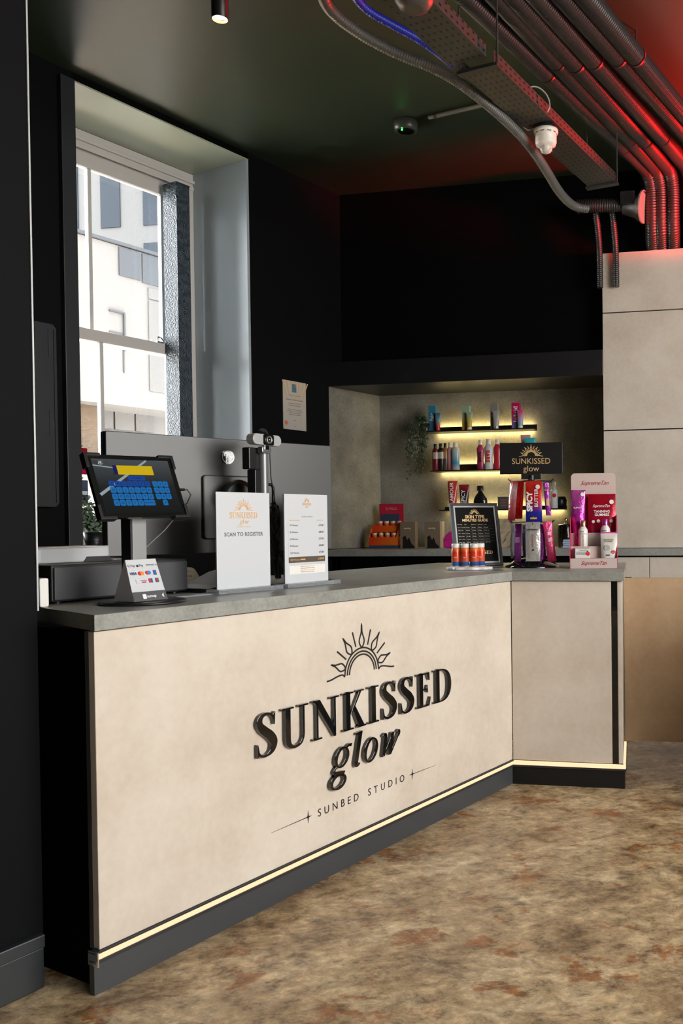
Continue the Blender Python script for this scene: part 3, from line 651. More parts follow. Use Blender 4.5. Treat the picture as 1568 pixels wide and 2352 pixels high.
text(sg, '— SUNBED STUDIO —', 0.104, 0.2005, -0.0002, 0.0052, gold_ink, spacing=1.4, ext=0.0001)
text(sg, 'SCAN TO REGISTER', 0.104, 0.177, -0.0002, 0.0163, grey_ink, bold=0.0004, spacing=1.05, ext=0.0001)
s2 = sign_holder((655, 1351), 0, 'white price list card holder beside the scan sign', RZA + R(0.5), 0.203)
sun(0.0085, 0.0007, -0.0005, -0.0001).build('sun_emblem', gold_ink, s2, loc=(0.104, 0, 0.279))
word(s2, 'SUNKISSED', 0.083, 0.125, 0.269, 0.0085, -0.0005, -0.0001, gold_ink, joined=True, name='lettering')
word(s2, 'glow', 0.097, 0.111, 0.2625, 0.005, -0.0005, -0.0001, gold_ink, slant=0.22, joined=True, name='lettering', gap=0)
text(s2, 'COURSE PRICING', 0.104, 0.231, -0.0002, 0.0058, grey_ink, spacing=1.2, ext=0.0001)
text(s2, 'MINUTES DURATION', 0.022, 0.2195, -0.0002, 0.0050, gold_ink, 'LEFT', ext=0.0001); text(s2, 'COURSE PRICE', 0.182, 0.2195, -0.0002, 0.0050, gold_ink, 'RIGHT', ext=0.0001)
price = [('30 Minutes', '£19.50'), ('45 Minutes', '£28.50'), ('60 Minutes', '£37.50'), ('90 Minutes', '£55.00'), ('120 Minutes', '£72.00')]
for k, (a_, b_) in enumerate(price):
    z = 0.203 - k * 0.0228
    text(s2, a_, 0.023, z, -0.0002, 0.0085, ink, 'LEFT', ext=0.0001); text(s2, b_, 0.182, z - 0.0006, -0.0002, 0.0085, ink, 'RIGHT', ext=0.0001, bold=0.0002)
    rect(s2, 0.023, 0.052, z - 0.0072, z - 0.0066, (0.7, 0.62, 0.5), 'print_sand', name='rule')
rect(s2, 0.017, 0.188, 0.0795, 0.0985, (0.10, 0.075, 0.055), 'print_brown', name='price_band')
text(s2, '180 Minutes', 0.023, 0.089, -0.0006, 0.0088, gold_ink, 'LEFT', ext=0.0001); text(s2, '£105.00', 0.183, 0.089, -0.0006, 0.0088, gold_ink, 'RIGHT', bold=0.0002, ext=0.0001)
rect(s2, 0.07, 0.093, 0.0875, 0.0915, (0.72, 0.42, 0.16), 'print_gold', y=-0.0009, name='price_tag')
for z0, z1, x0, x1 in ((0.2405, 0.241, 0.035, 0.168), (0.2135, 0.2139, 0.017, 0.188), (0.0735, 0.0738, 0.04, 0.165), (0.03, 0.0303, 0.07, 0.14)): rect(s2, x0, x1, z0, z1, (0.6, 0.55, 0.5), 'print_line', name='rule')
MB().box(0.0166, 0.017, -0.0004, -0.0001, 0.0985, 0.2139).box(0.188, 0.1884, -0.0004, -0.0001, 0.0985, 0.2139).build('table_border', plain('print_sand', (0.7, 0.62, 0.5), 0.5), s2)
rect(s2, 0.02, 0.188, 0.042, 0.07, (0.82, 0.79, 0.74), 'print_cream', y=-0.0003, name='note_box')
for k, s_ in enumerate(('Minutes can be used at any time', 'Must be used within 12 months', 'Non refundable, non transferable', 'Please ask our team for advice')): text(s2, s_, 0.104, 0.066 - k * 0.006, -0.0004, 0.005, gold_ink if k % 2 == 0 else grey_ink, ext=0.0001)

# monitor seen from behind
ml = pA(0.405, 0.50, 0); md = dirv(41.5); rzm = R(90 - 41.5)
mo = thing('monitor', 'wide dark grey computer monitor seen from behind on the counter', 'monitor', Vector((ml.x, ml.y, WZ)), rzm)
MW = 0.80
MB().rrect(0, MW, 0.115, 0.492, 0.006, 0.0, 0.022).build('back_shell', monitor_p, mo, 0.002)
MB().rrect(-0.001, MW + 0.001, 0.114, 0.493, 0.006, 0.0222, 0.034).build('screen_housing', blk_plastic, mo, 0.002)
MB().rrect(0.30, 0.50, 0.16, 0.37, 0.012, -0.010, 0.0).build('rear_bump', monitor_p, mo, 0.004)
MB().lathe([(0.024, 0), (0.024, 0.002)], 32).build('badge', blk_gloss, mo, loc=(0.392, 0.0, 0.432), rot=(R(90), 0, 0))
n_ = 20
MB().ribbon([(0.392 + 0.020 * math.cos(R(-5 - 300 * k / n_)), 0.432 + 0.020 * math.sin(R(-5 - 300 * k / n_)), 0.0028) for k in range(n_ + 1)], -0.0032, -0.002, sm=1).slab([(0.392, 0.4306), (0.4135, 0.4306), (0.4135, 0.4334), (0.392, 0.4334)], -0.0032, -0.002).slab([(0.384, 0.423), (0.3865, 0.423), (0.3865, 0.442), (0.384, 0.442)], -0.0032, -0.002).slab([(0.384, 0.423), (0.392, 0.423), (0.392, 0.4255), (0.384, 0.4255)], -0.0032, -0.002).build('logo', alu, mo)
MB().box(0.36, 0.44, -0.045, -0.0205, 0.0, 0.25).build('stand_neck', blk_plastic, mo, 0.004)
MB().lathe([(0.055, 0), (0.055, 0.012), (0.04, 0.016)], 28).build('stand_joint', blk_plastic, mo, loc=(0.40, -0.045, 0.30), rot=(R(90), 0, 0))
MB().rrect(0.33, 0.47, 0, 0.12, 0.02, 0, 0.012).xf(Matrix(((1, 0, 0, 0), (0, 0, -1, 0.10), (0, 1, 0, 0.0), (0, 0, 0, 1))) @ Matrix.Identity(4)).build('stand_foot', blk_plastic, mo)
# webcam on its pole
wc = thing('webcam_stand', 'silver and black webcam clipped to a grey tube stand in front of the monitor', 'webcam', pA(0.806, 0.272, WZ), RZA + R(4))
MB().lathe([(0.016, 0.01), (0.016, 0.445)], 24).build('pole', plain('grey_tube_metal', (0.20, 0.20, 0.205), 0.35, metal=0.5), wc)
MB().lathe([(0.05, 0), (0.05, 0.006), (0.02, 0.010)], 28).build('foot', blk_plastic, wc)
MB().box(-0.062, -0.017, 0.0, 0.03, 0.385, 0.455).box(-0.045, -0.0165, -0.008, 0.026, 0.02, 0.384).build('bracket', blk_plastic, wc, 0.003)
wcam = MB().rrect(-0.075, 0.055, 0.463, 0.498, 0.0174, -0.03, 0.0, 8).build('camera_body', alu_m, wc, 0.003)
MB().rrect(-0.03, 0.018, 0.4635, 0.4975, 0.006, -0.0316, -0.0302).build('camera_face', blk_gloss, wc)
MB().lathe([(0.0125, 0), (0.0125, 0.004), (0.0095, 0.004), (0.009, 0.002), (0.0001, 0.0025)], 24, cap=False).build('lens_ring', alu, wc, loc=(-0.006, -0.0316, 0.4805), rot=(R(90), 0, 0))
MB().lathe([(0.008, 0), (0.006, 0.003), (0.0001, 0.004)], 20, cap=False).build('lens', blk_gloss, wc, loc=(-0.006, -0.0345, 0.4805), rot=(R(90), 0, 0))
MB().rrect(-0.03, 0.012, 0.437, 0.459, 0.007, -0.026, -0.005).build('clip', alu, wc, 0.002); MB().box(-0.02, 0.0, -0.0275, -0.02, 0.448, 0.464).build('hinge', chrome, wc, 0.001)
MB().ribbon([(-0.028, 0.506, 0.006), (-0.018, 0.512, 0.008), (-0.008, 0.509, 0.010), (0.002, 0.500, 0.006)], -0.022, -0.008).build('privacy_flap', blk_plastic, wc)
# cable bundle beside the pole
cb = thing('cable_bundle', 'tangled bundle of black cables hanging behind the two sign cards', 'cable', pA(0.855, 0.275, WZ), RZA)
for k in range(11):
    q = [( -0.01 + 0.02 * rnd.random(), 0.02 * rnd.random(), 0.28 - 0.02 * rnd.random())]
    for j in range(7): q.append((0.012 + 0.035 * rnd.random() - 0.008, 0.03 * rnd.random(), 0.25 - j * 0.03 + 0.03 * rnd.random()))
    q.append((0.03 + 0.02 * rnd.random(), 0.02, 0.004))
    pts = []
    for j in range(len(q) - 1):
        for t in range(4): pts.append(Vector(q[j]).lerp(Vector(q[j + 1]), t / 4))
    for _ in range(3): pts = [pts[0]] + [(pts[j - 1] + pts[j] * 2 + pts[j + 1]) / 4 for j in range(1, len(pts) - 1)] + [pts[-1]]
    MB().tube(pts, 0.0022, 6).build('cable', blk_plastic, cb)
MB().tube([(-0.025, -0.01, 0.44), (-0.022, -0.01, 0.36), (0.0, 0.0, 0.31), (0.004, 0.0, 0.28)], 0.0018, 6).tube([(-0.02, 0.03, 0.34), (0.018, 0.03, 0.34), (0.026, 0.03, 0.33), (0.026, 0.03, 0.27)], 0.005, 8).build('cable_loop', blk_plastic, cb)
for k in range(4):
    MB().tube([(0.0 + k * 0.006, 0.02, 0.10), (0.02 + k * 0.006, 0.01, 0.09), (0.045 + k * 0.004, 0.0, 0.05), (0.055 + k * 0.003, -0.01, 0.005)], 0.002, 6).build('lead', plain('dark_grey_cable', (0.06, 0.06, 0.06), 0.4), cb)
# card reader on its dock
cr = thing('card_reader', 'small white card reader lying tilted between cash drawer and scan sign', 'card reader', pA(0.63, 0.46, WZ), RZA + R(-6))
cm = MB().rrect(0, 0.092, 0, 0.085, 0.014, 0.0, 0.014); cm.v = [(x, y + z * 0.75 + 0.0, z * 0.75 + 0.004) for x, y, z in cm.v]
cm.build('body', pvc, cr, 0.002)
rd = MB().slab([(0.01, 0.068), (0.07, 0.068), (0.07, 0.070), (0.01, 0.070)], -0.0006, 0.0); rd.v = [(x, y + z * 0.75, z * 0.75 + 0.004) for x, y, z in rd.v]; rd.build('slot', grey_ink, cr)
text(cr, 'sumup', 0.045, 0.042, 0.0295, 0.012, ink, ext=0.0001, tilt=-math.atan(1.0) * 0.98); 
sq = MB().rrect(0.016, 0.026, 0.05, 0.062, 0.002, -0.0006, 0.0); sq.v = [(x, y + z * 0.75, z * 0.75 + 0.004) for x, y, z in sq.v]; sq.build('logo_square', ink, cr)
MB().box(-0.03, 0.10, 0.075, 0.12, 0.0, 0.06).box(-0.03, 0.10, -0.02, 0.075, 0.0, 0.003).build('dock', blk_plastic, cr, 0.002)
dt = thing('document_tray', 'low black tray lying on the worktop behind the scan sign', 'tray', pA(0.56, 0.255, WZ), RZA)
b = MB().slab([(0.012, 0.0), (0.185, 0.0), (0.185, 0.064), (0.14, 0.055), (0.09, 0.036), (0.05, 0.022), (0.012, 0.012)], 0.0, 0.16); b.build('body', blk_plastic, dt, 0.002)
MB().ribbon([(0.012, 0.013, 0.002), (0.05, 0.023, 0.002), (0.09, 0.037, 0.002), (0.14, 0.056, 0.002), (0.185, 0.065, 0.002)], -0.001, 0.002, sm=3).build('rim', alu_m, dt)
MB().box(-0.15, 0.02, -0.05, -0.005, 0.0, 0.004).build('paper_sheet', plain('magazine_print', (0.2, 0.22, 0.24), 0.4), dt)

# ---------------------------------------------------------------- right end of the counter
# skin type guide in a black frame
fp = atz(1046, 1304, WZ)
fg = thing('framed_guide', 'black framed skin type minutes guide leaning on the counter', 'frame', Vector((fp.x, fp.y, WZ)), R(24))
k_ = (fp.y) / F     # metres per photo pixel here
GW, GH = 117 * k_, 152 * k_
TL = R(-15); 
fe = bpy.data.objects.new('frame_assembly', None); COL.objects.link(fe); fe.parent = fg; fe.rotation_euler = (TL, 0, 0); fe.location = (0, 0, 0.0035)
fm = MB()
for x0, x1, z0, z1 in ((0, GW, 0, 0.014), (0, GW, GH - 0.014, GH), (0, 0.014, 0.014, GH - 0.014), (GW - 0.014, GW, 0.014, GH - 0.014)): fm.box(x0, x1, -0.008, 0.012, z0, z1)
fm.build('frame_rail', blk_plastic, fe, 0.001)
fm = MB()
for x0, x1, z0, z1 in ((0.014, GW - 0.014, 0.014, 0.021), (0.014, GW - 0.014, GH - 0.021, GH - 0.014), (0.014, 0.021, 0.021, GH - 0.021), (GW - 0.021, GW - 0.014, 0.021, GH - 0.021)): fm.box(x0, x1, -0.006, 0.0, z0, z1)
fm.build('silver_slip', alu_m, fe)
MB().box(0.021, GW - 0.021, -0.001, 0.004, 0.021, GH - 0.021).build('print', plain('black_print', (0.005, 0.005, 0.005), 0.6, spec=0.12), fe)
MB().slab([(GW * .35, 0.0), (GW * .65, 0), (GW * .6, GH * .8), (GW * .4, GH * .8)], 0.013, 0.017).build('easel_back', blk_plastic, fe)
gx = GW / 2
sun(0.013, 0.0013, -0.0015, -0.001).build('sun_emblem', gold_foil, fe, loc=(gx, 0, GH - 0.052))
text(fe, 'SKIN TYPE', gx, GH - 0.066, -0.0012, 0.0205, gold_foil, bold=0.0005, ext=0.0001); text(fe, 'MINUTES GUIDE', gx, GH - 0.083, -0.0012, 0.0175, gold_foil, bold=0.0004, ext=0.0001)
hdr = ['Skin Type', 'Start', 'Week 2-3', 'Week 4-5', 'Max']
for j, s_ in enumerate(hdr): text(fe, s_, 0.028 + j * 0.0335, GH - 0.103, -0.0012, 0.0058, gold_foil, 'LEFT', ext=0.0001)
for i in range(6):
    z = GH - 0.1175 - i * 0.0142
    text(fe, ('Type 1 - Very Fair', 'Type 2 - Fair', 'Type 3 - Medium', 'Type 4 - Olive', 'Type 5 - Brown', 'Type 6 - Dark')[i], 0.028, z, -0.0012, 0.0050, white_ink, 'LEFT', ext=0.0001)
    for j in range(4): text(fe, '%d-%d min' % (3 + i + j * 2, 4 + i + j * 2), 0.068 + j * 0.030, z, -0.0012, 0.0058, white_ink, 'LEFT', ext=0.0001)
    MB().box(0.026, GW - 0.026, -0.0013, -0.001, z + 0.0068, z + 0.0072).build('rule', plain('dim_gold', (0.25, 0.17, 0.08), 0.5), fe)
for j in range(4): MB().box(0.065 + j * 0.030, 0.0654 + j * 0.030, -0.0013, -0.001, GH - 0.198, GH - 0.098).build('rule', plain('dim_gold', (0.25, 0.17, 0.08), 0.5), fe)
word(fe, 'SUNKISSED', 0.052, GW - 0.045, 0.058, 0.015, -0.0014, -0.001, gold_foil, joined=True, name='lettering')
text(fe, 'glow', gx, 0.045, -0.0012, 0.010, gold_foil, ext=0.0001)

# supplement bottles on a scalloped white tray
tp = atz(1075, 1310, WZ); 
ty = thing('scalloped_tray', 'small white scalloped marble tray holding four orange bottles', 'tray', Vector((tp.x, tp.y + 0.055, WZ)), 0)
sc = [(0.098 * (1 + 0.05 * math.cos(9 * a)) * math.cos(a), 0.066 * (1 + 0.05 * math.cos(9 * a)) * math.sin(a)) for a in (2 * math.pi * k / 54 for k in range(54))]
MB().prism(sc, 0.0, 0.013).build('dish', plain('white_marble', (0.72, 0.71, 0.69), 0.25), ty, 0.004)
MB().prism([(x * .86, y * .82) for x, y in sc], 0.0132, 0.0142).build('dish_floor', plain('white_marble_floor', (0.6, 0.59, 0.57), 0.3), ty)
pill = grad('orange_supplement_label', [(0.0, (0.75, 0.5, 0.35)), (0.03, (0.75, 0.5, 0.35)), (0.05, (0.02, 0.07, 0.25)), (0.26, (0.02, 0.10, 0.30)), (0.29, (0.65, 0.10, 0.02)), (0.75, (0.62, 0.03, 0.01)), (1.0, (0.75, 0.22, 0.03))], 0.25)
for j, (dx, dy, lb) in enumerate(((-0.058, 0.0, 'leftmost orange supplement bottle with white cap on the scalloped tray'), (-0.018, -0.008, 'second orange supplement bottle from the left on the scalloped tray'), (0.023, -0.008, 'third orange supplement bottle from the left on the scalloped tray'), (0.048, 0.02, 'half hidden rightmost orange supplement bottle on the scalloped tray'))):
    o = thing('supplement_bottle', lb, 'bottle', (tp.x + dx, tp.y + 0.055 + dy, WZ + 0.0144), 0, 'orange bottles on the tray')
    MB().lathe([(0.018, 0), (0.0195, 0.002), (0.0195, 0.074), (0.016, 0.082)], 24).build('jar', pill, o); MB().lathe([(0.018, 0.082), (0.0185, 0.083), (0.0185, 0.098), (0.017, 0.1)], 24).build('cap', pvc, o)
    text(o, 'TAN', 0, 0.04, -0.0197, 0.007, white_ink, ext=0.0001)

# spinner rack
sp = atz(1222, 1302, WZ); SR = 62 * sp.y / F; kk = sp.y / F
spz = lambda y: HC - (y - 1199.3) * kk     # height of a photo row at the spinner's distance
spn = thing('sachet_spinner', 'black countertop spinner rack with gold lettered header sign', 'display rack', (sp.x, sp.y, WZ), RZB + R(9))
MB().lathe([(SR, 0), (SR, 0.006), (SR * 0.92, 0.012), (SR * .62, 0.034), (0.03, 0.044)], 48).build('base', blk_gloss, spn)
MB().lathe([(0.017, 0.04), (0.017, spz(1092) - WZ)], 20).build('pole', blk_plastic, spn)
hz0, hz1 = spz(1089) - WZ, spz(1017) - WZ; hw = 72 * kk
MB().box(-0.046, 0.046, -0.012, 0.012, spz(1101) - WZ, hz0 + 0.004).build('header_clip', blk_plastic, spn, 0.002)
MB().box(-hw, hw, -0.004, 0.004, hz0, hz1).build('header_sign', plain('header_black', (0.004, 0.004, 0.004), 0.4), spn, 0.001)
sun(0.0275, 0.0026, -0.0058, -0.0042).build('sun_emblem', gold_foil, spn, loc=(0.0, 0, hz0 + 0.082))
text(spn, 'SUNKISSED', 0.0, hz0 + 0.058, -0.0045, 0.037, gold_foil, sx=0.96, ext=0.0003); text(spn, 'glow', 0.0, hz0 + 0.024, -0.0045, 0.038, gold_foil, ext=0.0003)
TIER = (spz(1105) - WZ, spz(1199) - WZ)
for tz in TIER:
    MB().tube([(0.05 * math.cos(2 * math.pi * k / 24), 0.05 * math.sin(2 * math.pi * k / 24), tz) for k in range(25)], 0.003, 6, False).build('hook_ring', blk_plastic, spn)
    for k in range(6):
        a = R(-90 + k * 60); c, s_ = math.cos(a), math.sin(a)
        MB().tube([(0.016 * c, 0.016 * s_, tz), (0.05 * c, 0.05 * s_, tz), (0.105 * c, 0.105 * s_, tz - 0.004), (0.118 * c, 0.118 * s_, tz + 0.008)], 0.0026, 6).build('hook', blk_plastic, spn)
def sachet(name, wid, h, mat, px, py_top, depth, rz, lean, label, group='sachets on the spinner rack'):
    """pillow sachet hanging from its top edge; px, py_top = photo position of the top centre"""
    y = sp.y + depth; d = ray(px, py_top); p = CAM_P + d * (y / d.y)
    o = thing(name, label, 'sachet', p, rz, group)
    nx, nz = 6, 10; vs = []; fs = []
    for side in (-1, 1):
        for j in range(nz + 1):
            for i in range(nx + 1):
                u, v = i / nx * 2 - 1, j / nz
                th = 0.009 * max(0, (1 - u ** 4)) * max(0, min(1, 5 * v - 0.35)) * max(0, min(1, 5 * (1 - v) - 0.25))
                vs.append((u * wid / 2 + lean * v, side * th, -v * h))
    q = (nx + 1) * (nz + 1)
    for sd in (0, 1):
        for j in range(nz):
            for i in range(nx):
                a = sd * q + j * (nx + 1) + i; f = (a, a + nx + 1, a + nx + 2, a + 1)
                fs.append(f if sd == 0 else tuple(reversed(f)))
    MB().add(vs, fs, True).build('pouch', mat, o)
    return o
redf = foil('red_foil', [(0, (0.55, 0.01, 0.01)), (1, (0.62, 0.015, 0.01))], 0.18)
pinkr = foil('red_white_foil', [(0, (0.55, 0.02, 0.03)), (0.5, (0.75, 0.25, 0.27)), (0.8, (0.85, 0.6, 0.62)), (1, (0.6, 0.02, 0.02))], 0.18)
purp = foil('purple_foil', [(0, (0.25, 0.03, 0.25)), (0.5, (0.35, 0.06, 0.40)), (1, (0.20, 0.02, 0.2))], 0.2)
spicy = grad('spicy_foil', [(0.0, (0.008, 0.01, 0.22)), (0.24, (0.012, 0.02, 0.28)), (0.40, (0.28, 0.02, 0.10)), (0.55, (0.45, 0.012, 0.015)), (1, (0.52, 0.02, 0.01))], 0.22)
silv = foil('silver_foil', [(0, (0.62, 0.60, 0.56)), (1, (0.66, 0.64, 0.6))], 0.25, metal=0.5)
pinkf = foil('pink_foil', [(0, (0.55, 0.01, 0.10)), (0.5, (0.7, 0.10, 0.24)), (1, (0.6, 0.04, 0.15))], 0.25)
navyf = foil('navy_foil', [(0, (0.02, 0.03, 0.07)), (1, (0.08, 0.11, 0.18))], 0.25)
s1 = sachet('sachet', 0.050, 0.172, redf, 1193, 1105, -0.03, RZB + R(-25), -0.012, 'plain red foil sachet on the upper tier left of the centre sachet')
s1 = sachet('sachet', 0.046, 0.176, pinkr, 1180, 1106, -0.075, RZB + R(-30), -0.020, 'shiny red and white sachet at the upper left of the spinner')
text(s1, 'tan', -0.018, -0.165, -0.004, 0.01, ink, ext=0.0001)
s1 = sachet('sachet', 0.074, 0.183, spicy, 1225, 1105, -0.118, RZB, 0.0, 'large red and navy sachet with white vertical lettering at the upper centre')
text(s1, 'SPICY', -0.016, -0.092, -0.011, 0.034, white_ink, rot=R(90), bold=0.0016, ext=0.0003); text(s1, 'BUTTER', 0.014, -0.075, -0.011, 0.023, white_ink, rot=R(90), bold=0.0003, ext=0.0003)
MB().lathe([(0.010, 0), (0.010, 0.0005)], 20).build('seal', white_ink, s1, loc=(0.020, -0.0085, -0.026), rot=(R(90), 0, 0)); text(s1, 'soleo', 0.0, -0.165, -0.008, 0.014, plain('yellow_ink', (0.8, 0.5, 0.02), 0.5), bold=0.0006, ext=0.0003)
s1 = sachet('sachet', 0.026, 0.15, purp, 1253, 1108, -0.05, RZB + R(20), 0.012, 'purple sachet with yellow print at the upper right of the spinner')
text(s1, 'GLO', 0.002, -0.035, -0.009, 0.011, plain('yellow_ink', (0.8, 0.5, 0.02), 0.5), ext=0.0003); rect(s1, 0.0, 0.014, -0.105, -0.075, (0.55, 0.35, 0.12), 'print_amber', y=-0.010, name='print_block')
s1 = sachet('sachet', 0.036, 0.172, purp, 1190, 1203, -0.06, RZB + R(-18), -0.006, 'purple foil sachet at the lower left of the spinner')
rect(s1, -0.012, 0.012, -0.085, -0.06, (0.55, 0.25, 0.5), 'print_lilac', y=-0.0098, name='print_block')
s1 = sachet('sachet', 0.03, 0.15, navyf, 1205, 1205, -0.03, RZB + R(-35), 0.0, 'dark silvery blue sachet left of the white centre sachet')
s1 = sachet('sachet', 0.02, 0.155, plain('clear_film', (0.35, 0.38, 0.4), 0.15), 1178, 1205, 0.0, RZB + R(-40), -0.010, 'greyish transparent sachet edge at far lower left of the spinner')
s1 = sachet('sachet', 0.066, 0.175, silv, 1223, 1199, -0.118, RZB, 0.0, 'white sachet with red handwritten lettering at the lower centre')
text(s1, 'XXX TINGLE', 0.0, -0.034, -0.0105, 0.0085, ink, bold=0.0003, ext=0.0002); text(s1, 'SupremeTan', 0.0, -0.082, -0.0108, 0.0115, red_ink, rot=R(90), shear=0.3, ext=0.0002)
MB().lathe([(0.0045, 0), (0.0045, 0.0005)], 16).build('fruit_mark', ink, s1, loc=(0.002, -0.0105, -0.125), rot=(R(90), 0, 0)); MB().lathe([(0.003, 0), (0.003, 0.0005)], 12).build('hang_hole', ink, s1, loc=(0.0, -0.003, -0.008), rot=(R(90), 0, 0))
for k in range(3): rect(s1, -0.012, 0.012, -0.139 - k * 0.006, -0.1383 - k * 0.006, (0.25, 0.24, 0.23), 'print_grey', y=-0.0102, name='print_line')
s1 = sachet('sachet', 0.026, 0.165, purp, 1244, 1203, -0.05, RZB + R(30), 0.006, 'dark purple sachet right of the white centre sachet')
s1 = sachet('sachet', 0.040, 0.180, pinkf, 1256, 1198, -0.075, RZB + R(18), 0.022, 'bright pink sachet leaning out at the lower right of the spinner')
for k, z in enumerate((0.045, 0.075)): rect(s1, 0.0 + k * .004, 0.018 + k * .004, -z - 0.016, -z, (0.8, 0.45, 0.5), 'print_pink', y=-0.010, name='print_block')

# tanning product display box
dp = atz(1308, 1306, WZ); dk = dp.y / F; DW = 110 * dk
db = thing('product_display_box', 'pink cardboard display box with rounded header and pink side walls', 'display box', (dp.x, dp.y, WZ), RZB + R(7))
pinkc = plain('blush_card', (0.60, 0.47, 0.43), 0.5); hot = plain('hot_pink_card', (0.75, 0.04, 0.16), 0.45); crim = plain('crimson_card', (0.38, 0.008, 0.03), 0.5)
DD = 0.14
MB().box(0, DW, 0.0, 0.002, 0.0, 23 * dk).build('front_lip', pinkc, db)
MB().box(0.004, DW - 0.004, 0.003, 0.044, 0.040, 0.044).build('front_floor', crim, db)
MB().rrect(0.004, DW - 0.004, 0.002, 216 * dk * 1.03, 0.018, DD, DD + 0.003, 6).build('header_card', pinkc, db)
for x in (0.0, DW - 0.003):
    MB().add([(x, 0, 0), (x, DD, 0), (x, DD, 0.235), (x, DD * .55, 0.225), (x, 0.0, 0.05), (x + 0.003, 0, 0), (x + 0.003, DD, 0), (x + 0.003, DD, 0.235), (x + 0.003, DD * .55, 0.225), (x + 0.003, 0.0, 0.05)],
             [(4, 3, 2, 1, 0), (5, 6, 7, 8, 9)] + [(i, (i + 1) % 5, 5 + (i + 1) % 5, 5 + i) for i in range(5)]).build('side_wall', hot, db)
MB().box(0.004, DW - 0.004, 0.045, 0.047, 0.0, 0.096).box(0.004, DW - 0.004, 0.047, 0.092, 0.05, 0.052).build('lower_step', pinkc, db)
MB().box(0.004, DW - 0.004, 0.092, 0.094, 0.0, 0.155).box(0.004, DW - 0.004, 0.094, DD, 0.10, 0.102).build('upper_step', pinkc, db)
MB().box(0.006, DW - 0.006, DD - 0.002, DD - 0.0005, 0.10, 0.33).build('inner_back', crim, db)
def script(par, s_, x, z, y, size, mat): return text(par, s_, x, z, y, size, mat, shear=0.45, sx=0.95, ext=0.0002, spacing=0.92)
script(db, 'SupremeTan', DW * .5, 12 * dk, -0.0004, 0.025, red_ink); script(db, 'SupremeTan', DW * .52, 193 * dk * 1.03, DD - 0.0004, 0.028, red_ink)
def squeeze_tube(name, label, loc, rz, wid, h, mat, capmat, cat='tube', group=None, caph=0.022, capr=0.42):
    o = thing(name, label, cat, loc, rz, group); n = 20; vs, fs = [], []; rows = 8; r0 = wid * capr
    for j in range(rows + 1):
        v = j / rows; z = caph + v * (h - caph)
        hx = r0 + (wid / 2 - r0) * v; hy = r0 * (1 - v) ** 0.8 + 0.0008
        for k in range(n):
            a = 2 * math.pi * k / n; vs.append((hx * math.cos(a), hy * math.sin(a), z))
    for j in range(rows):
        for k in range(n): fs.append((j * n + k, j * n + (k + 1) % n, (j + 1) * n + (k + 1) % n, (j + 1) * n + k))
    MB().add(vs, fs, True).add(vs[:n], [tuple(reversed(range(n)))]).build('tube_body', mat, o)
    MB().lathe([(r0 * .97, 0), (r0, 0.002), (r0, caph - 0.001)], 20).build('cap', capmat, o)
    MB().box(-wid / 2, wid / 2, -0.0012, 0.0012, h - 0.006, h).build('crimp', mat, o)
    return o
def local(o, x, y, z): return o.location + Vector((math.cos(o.rotation_euler.z) * x - math.sin(o.rotation_euler.z) * y, math.sin(o.rotation_euler.z) * x + math.cos(o.rotation_euler.z) * y, z))
rzd = db.rotation_euler.z
mag = foil('magenta_foil', [(0, (0.35, 0.02, 0.22)), (0.5, (0.5, 0.03, 0.36)), (1, (0.65, 0.12, 0.45))], 0.2, metal=0.5)
o = squeeze_tube('lotion_tube', 'shiny magenta lotion tube at the left of the pink display box', local(db, 0.036, 0.113, 0.103), rzd, 0.066, 0.245, mag, plain('magenta_cap', (0.4, 0.02, 0.25), 0.3))
text(o, 'SUPREME', 0.002, 0.165, -0.016, 0.011, white_ink, ext=0.0003); MB().lathe([(0.009, 0), (0.009, 0.0005)], 18).build('seal', white_ink, o, loc=(0.02, -0.008, 0.225), rot=(R(90), 0, 0))
o = thing('gummies_pouch', 'crimson stand-up pouch reading tanning gummies in the pink display box', 'pouch', local(db, 0.142, 0.118, 0.103), rzd)
nx = 8; vs = []
for sd in (-1, 1):
    for j in range(9):
        for i in range(nx + 1):
            u, v = i / nx * 2 - 1, j / 8; vs.append((u * 0.062, sd * (0.017 * (1 - v) ** 0.7 * (1 - u ** 4) + 0.0006), v * 0.225))
fs = []
for sd in (0, 1):
    for j in range(8):
        for i in range(nx):
            a = sd * 81 + j * 9 + i; f = (a, a + 1, a + 10, a + 9); fs.append(f if sd == 0 else tuple(reversed(f)))
MB().add(vs, fs, True).build('pouch', foil('crimson_foil', [(0, (0.5, 0.005, 0.09)), (0.4, (0.4, 0.004, 0.03)), (1, (0.36, 0.004, 0.015))], 0.25, metal=0.3, bump=0.15), o)
script(o, 'SupremeTan', -0.004, 0.172, -0.008, 0.017, white_ink); text(o, 'TANNING', 0.0, 0.147, -0.0105, 0.0155, white_ink, bold=0.0003, ext=0.0003); text(o, 'GUMMIES', 0.0, 0.132, -0.012, 0.0155, white_ink, bold=0.0003, ext=0.0003)
for x, z, r in ((-0.038, 0.102, 0.007), (-0.016, 0.104, 0.008), (0.042, 0.104, 0.008), (0.044, 0.19, 0.010)): MB().lathe([(r, 0), (r, 0.0005)], 18).build('round_badge', white_ink, o, loc=(x, -0.0135 if z < .15 else -0.006, z), rot=(R(90), 0, 0))
copper = plain('copper_cap', (0.55, 0.3, 0.2), 0.25, metal=0.8); pinkcap = plain('metallic_pink_cap', (0.6, 0.12, 0.38), 0.25, metal=0.7)
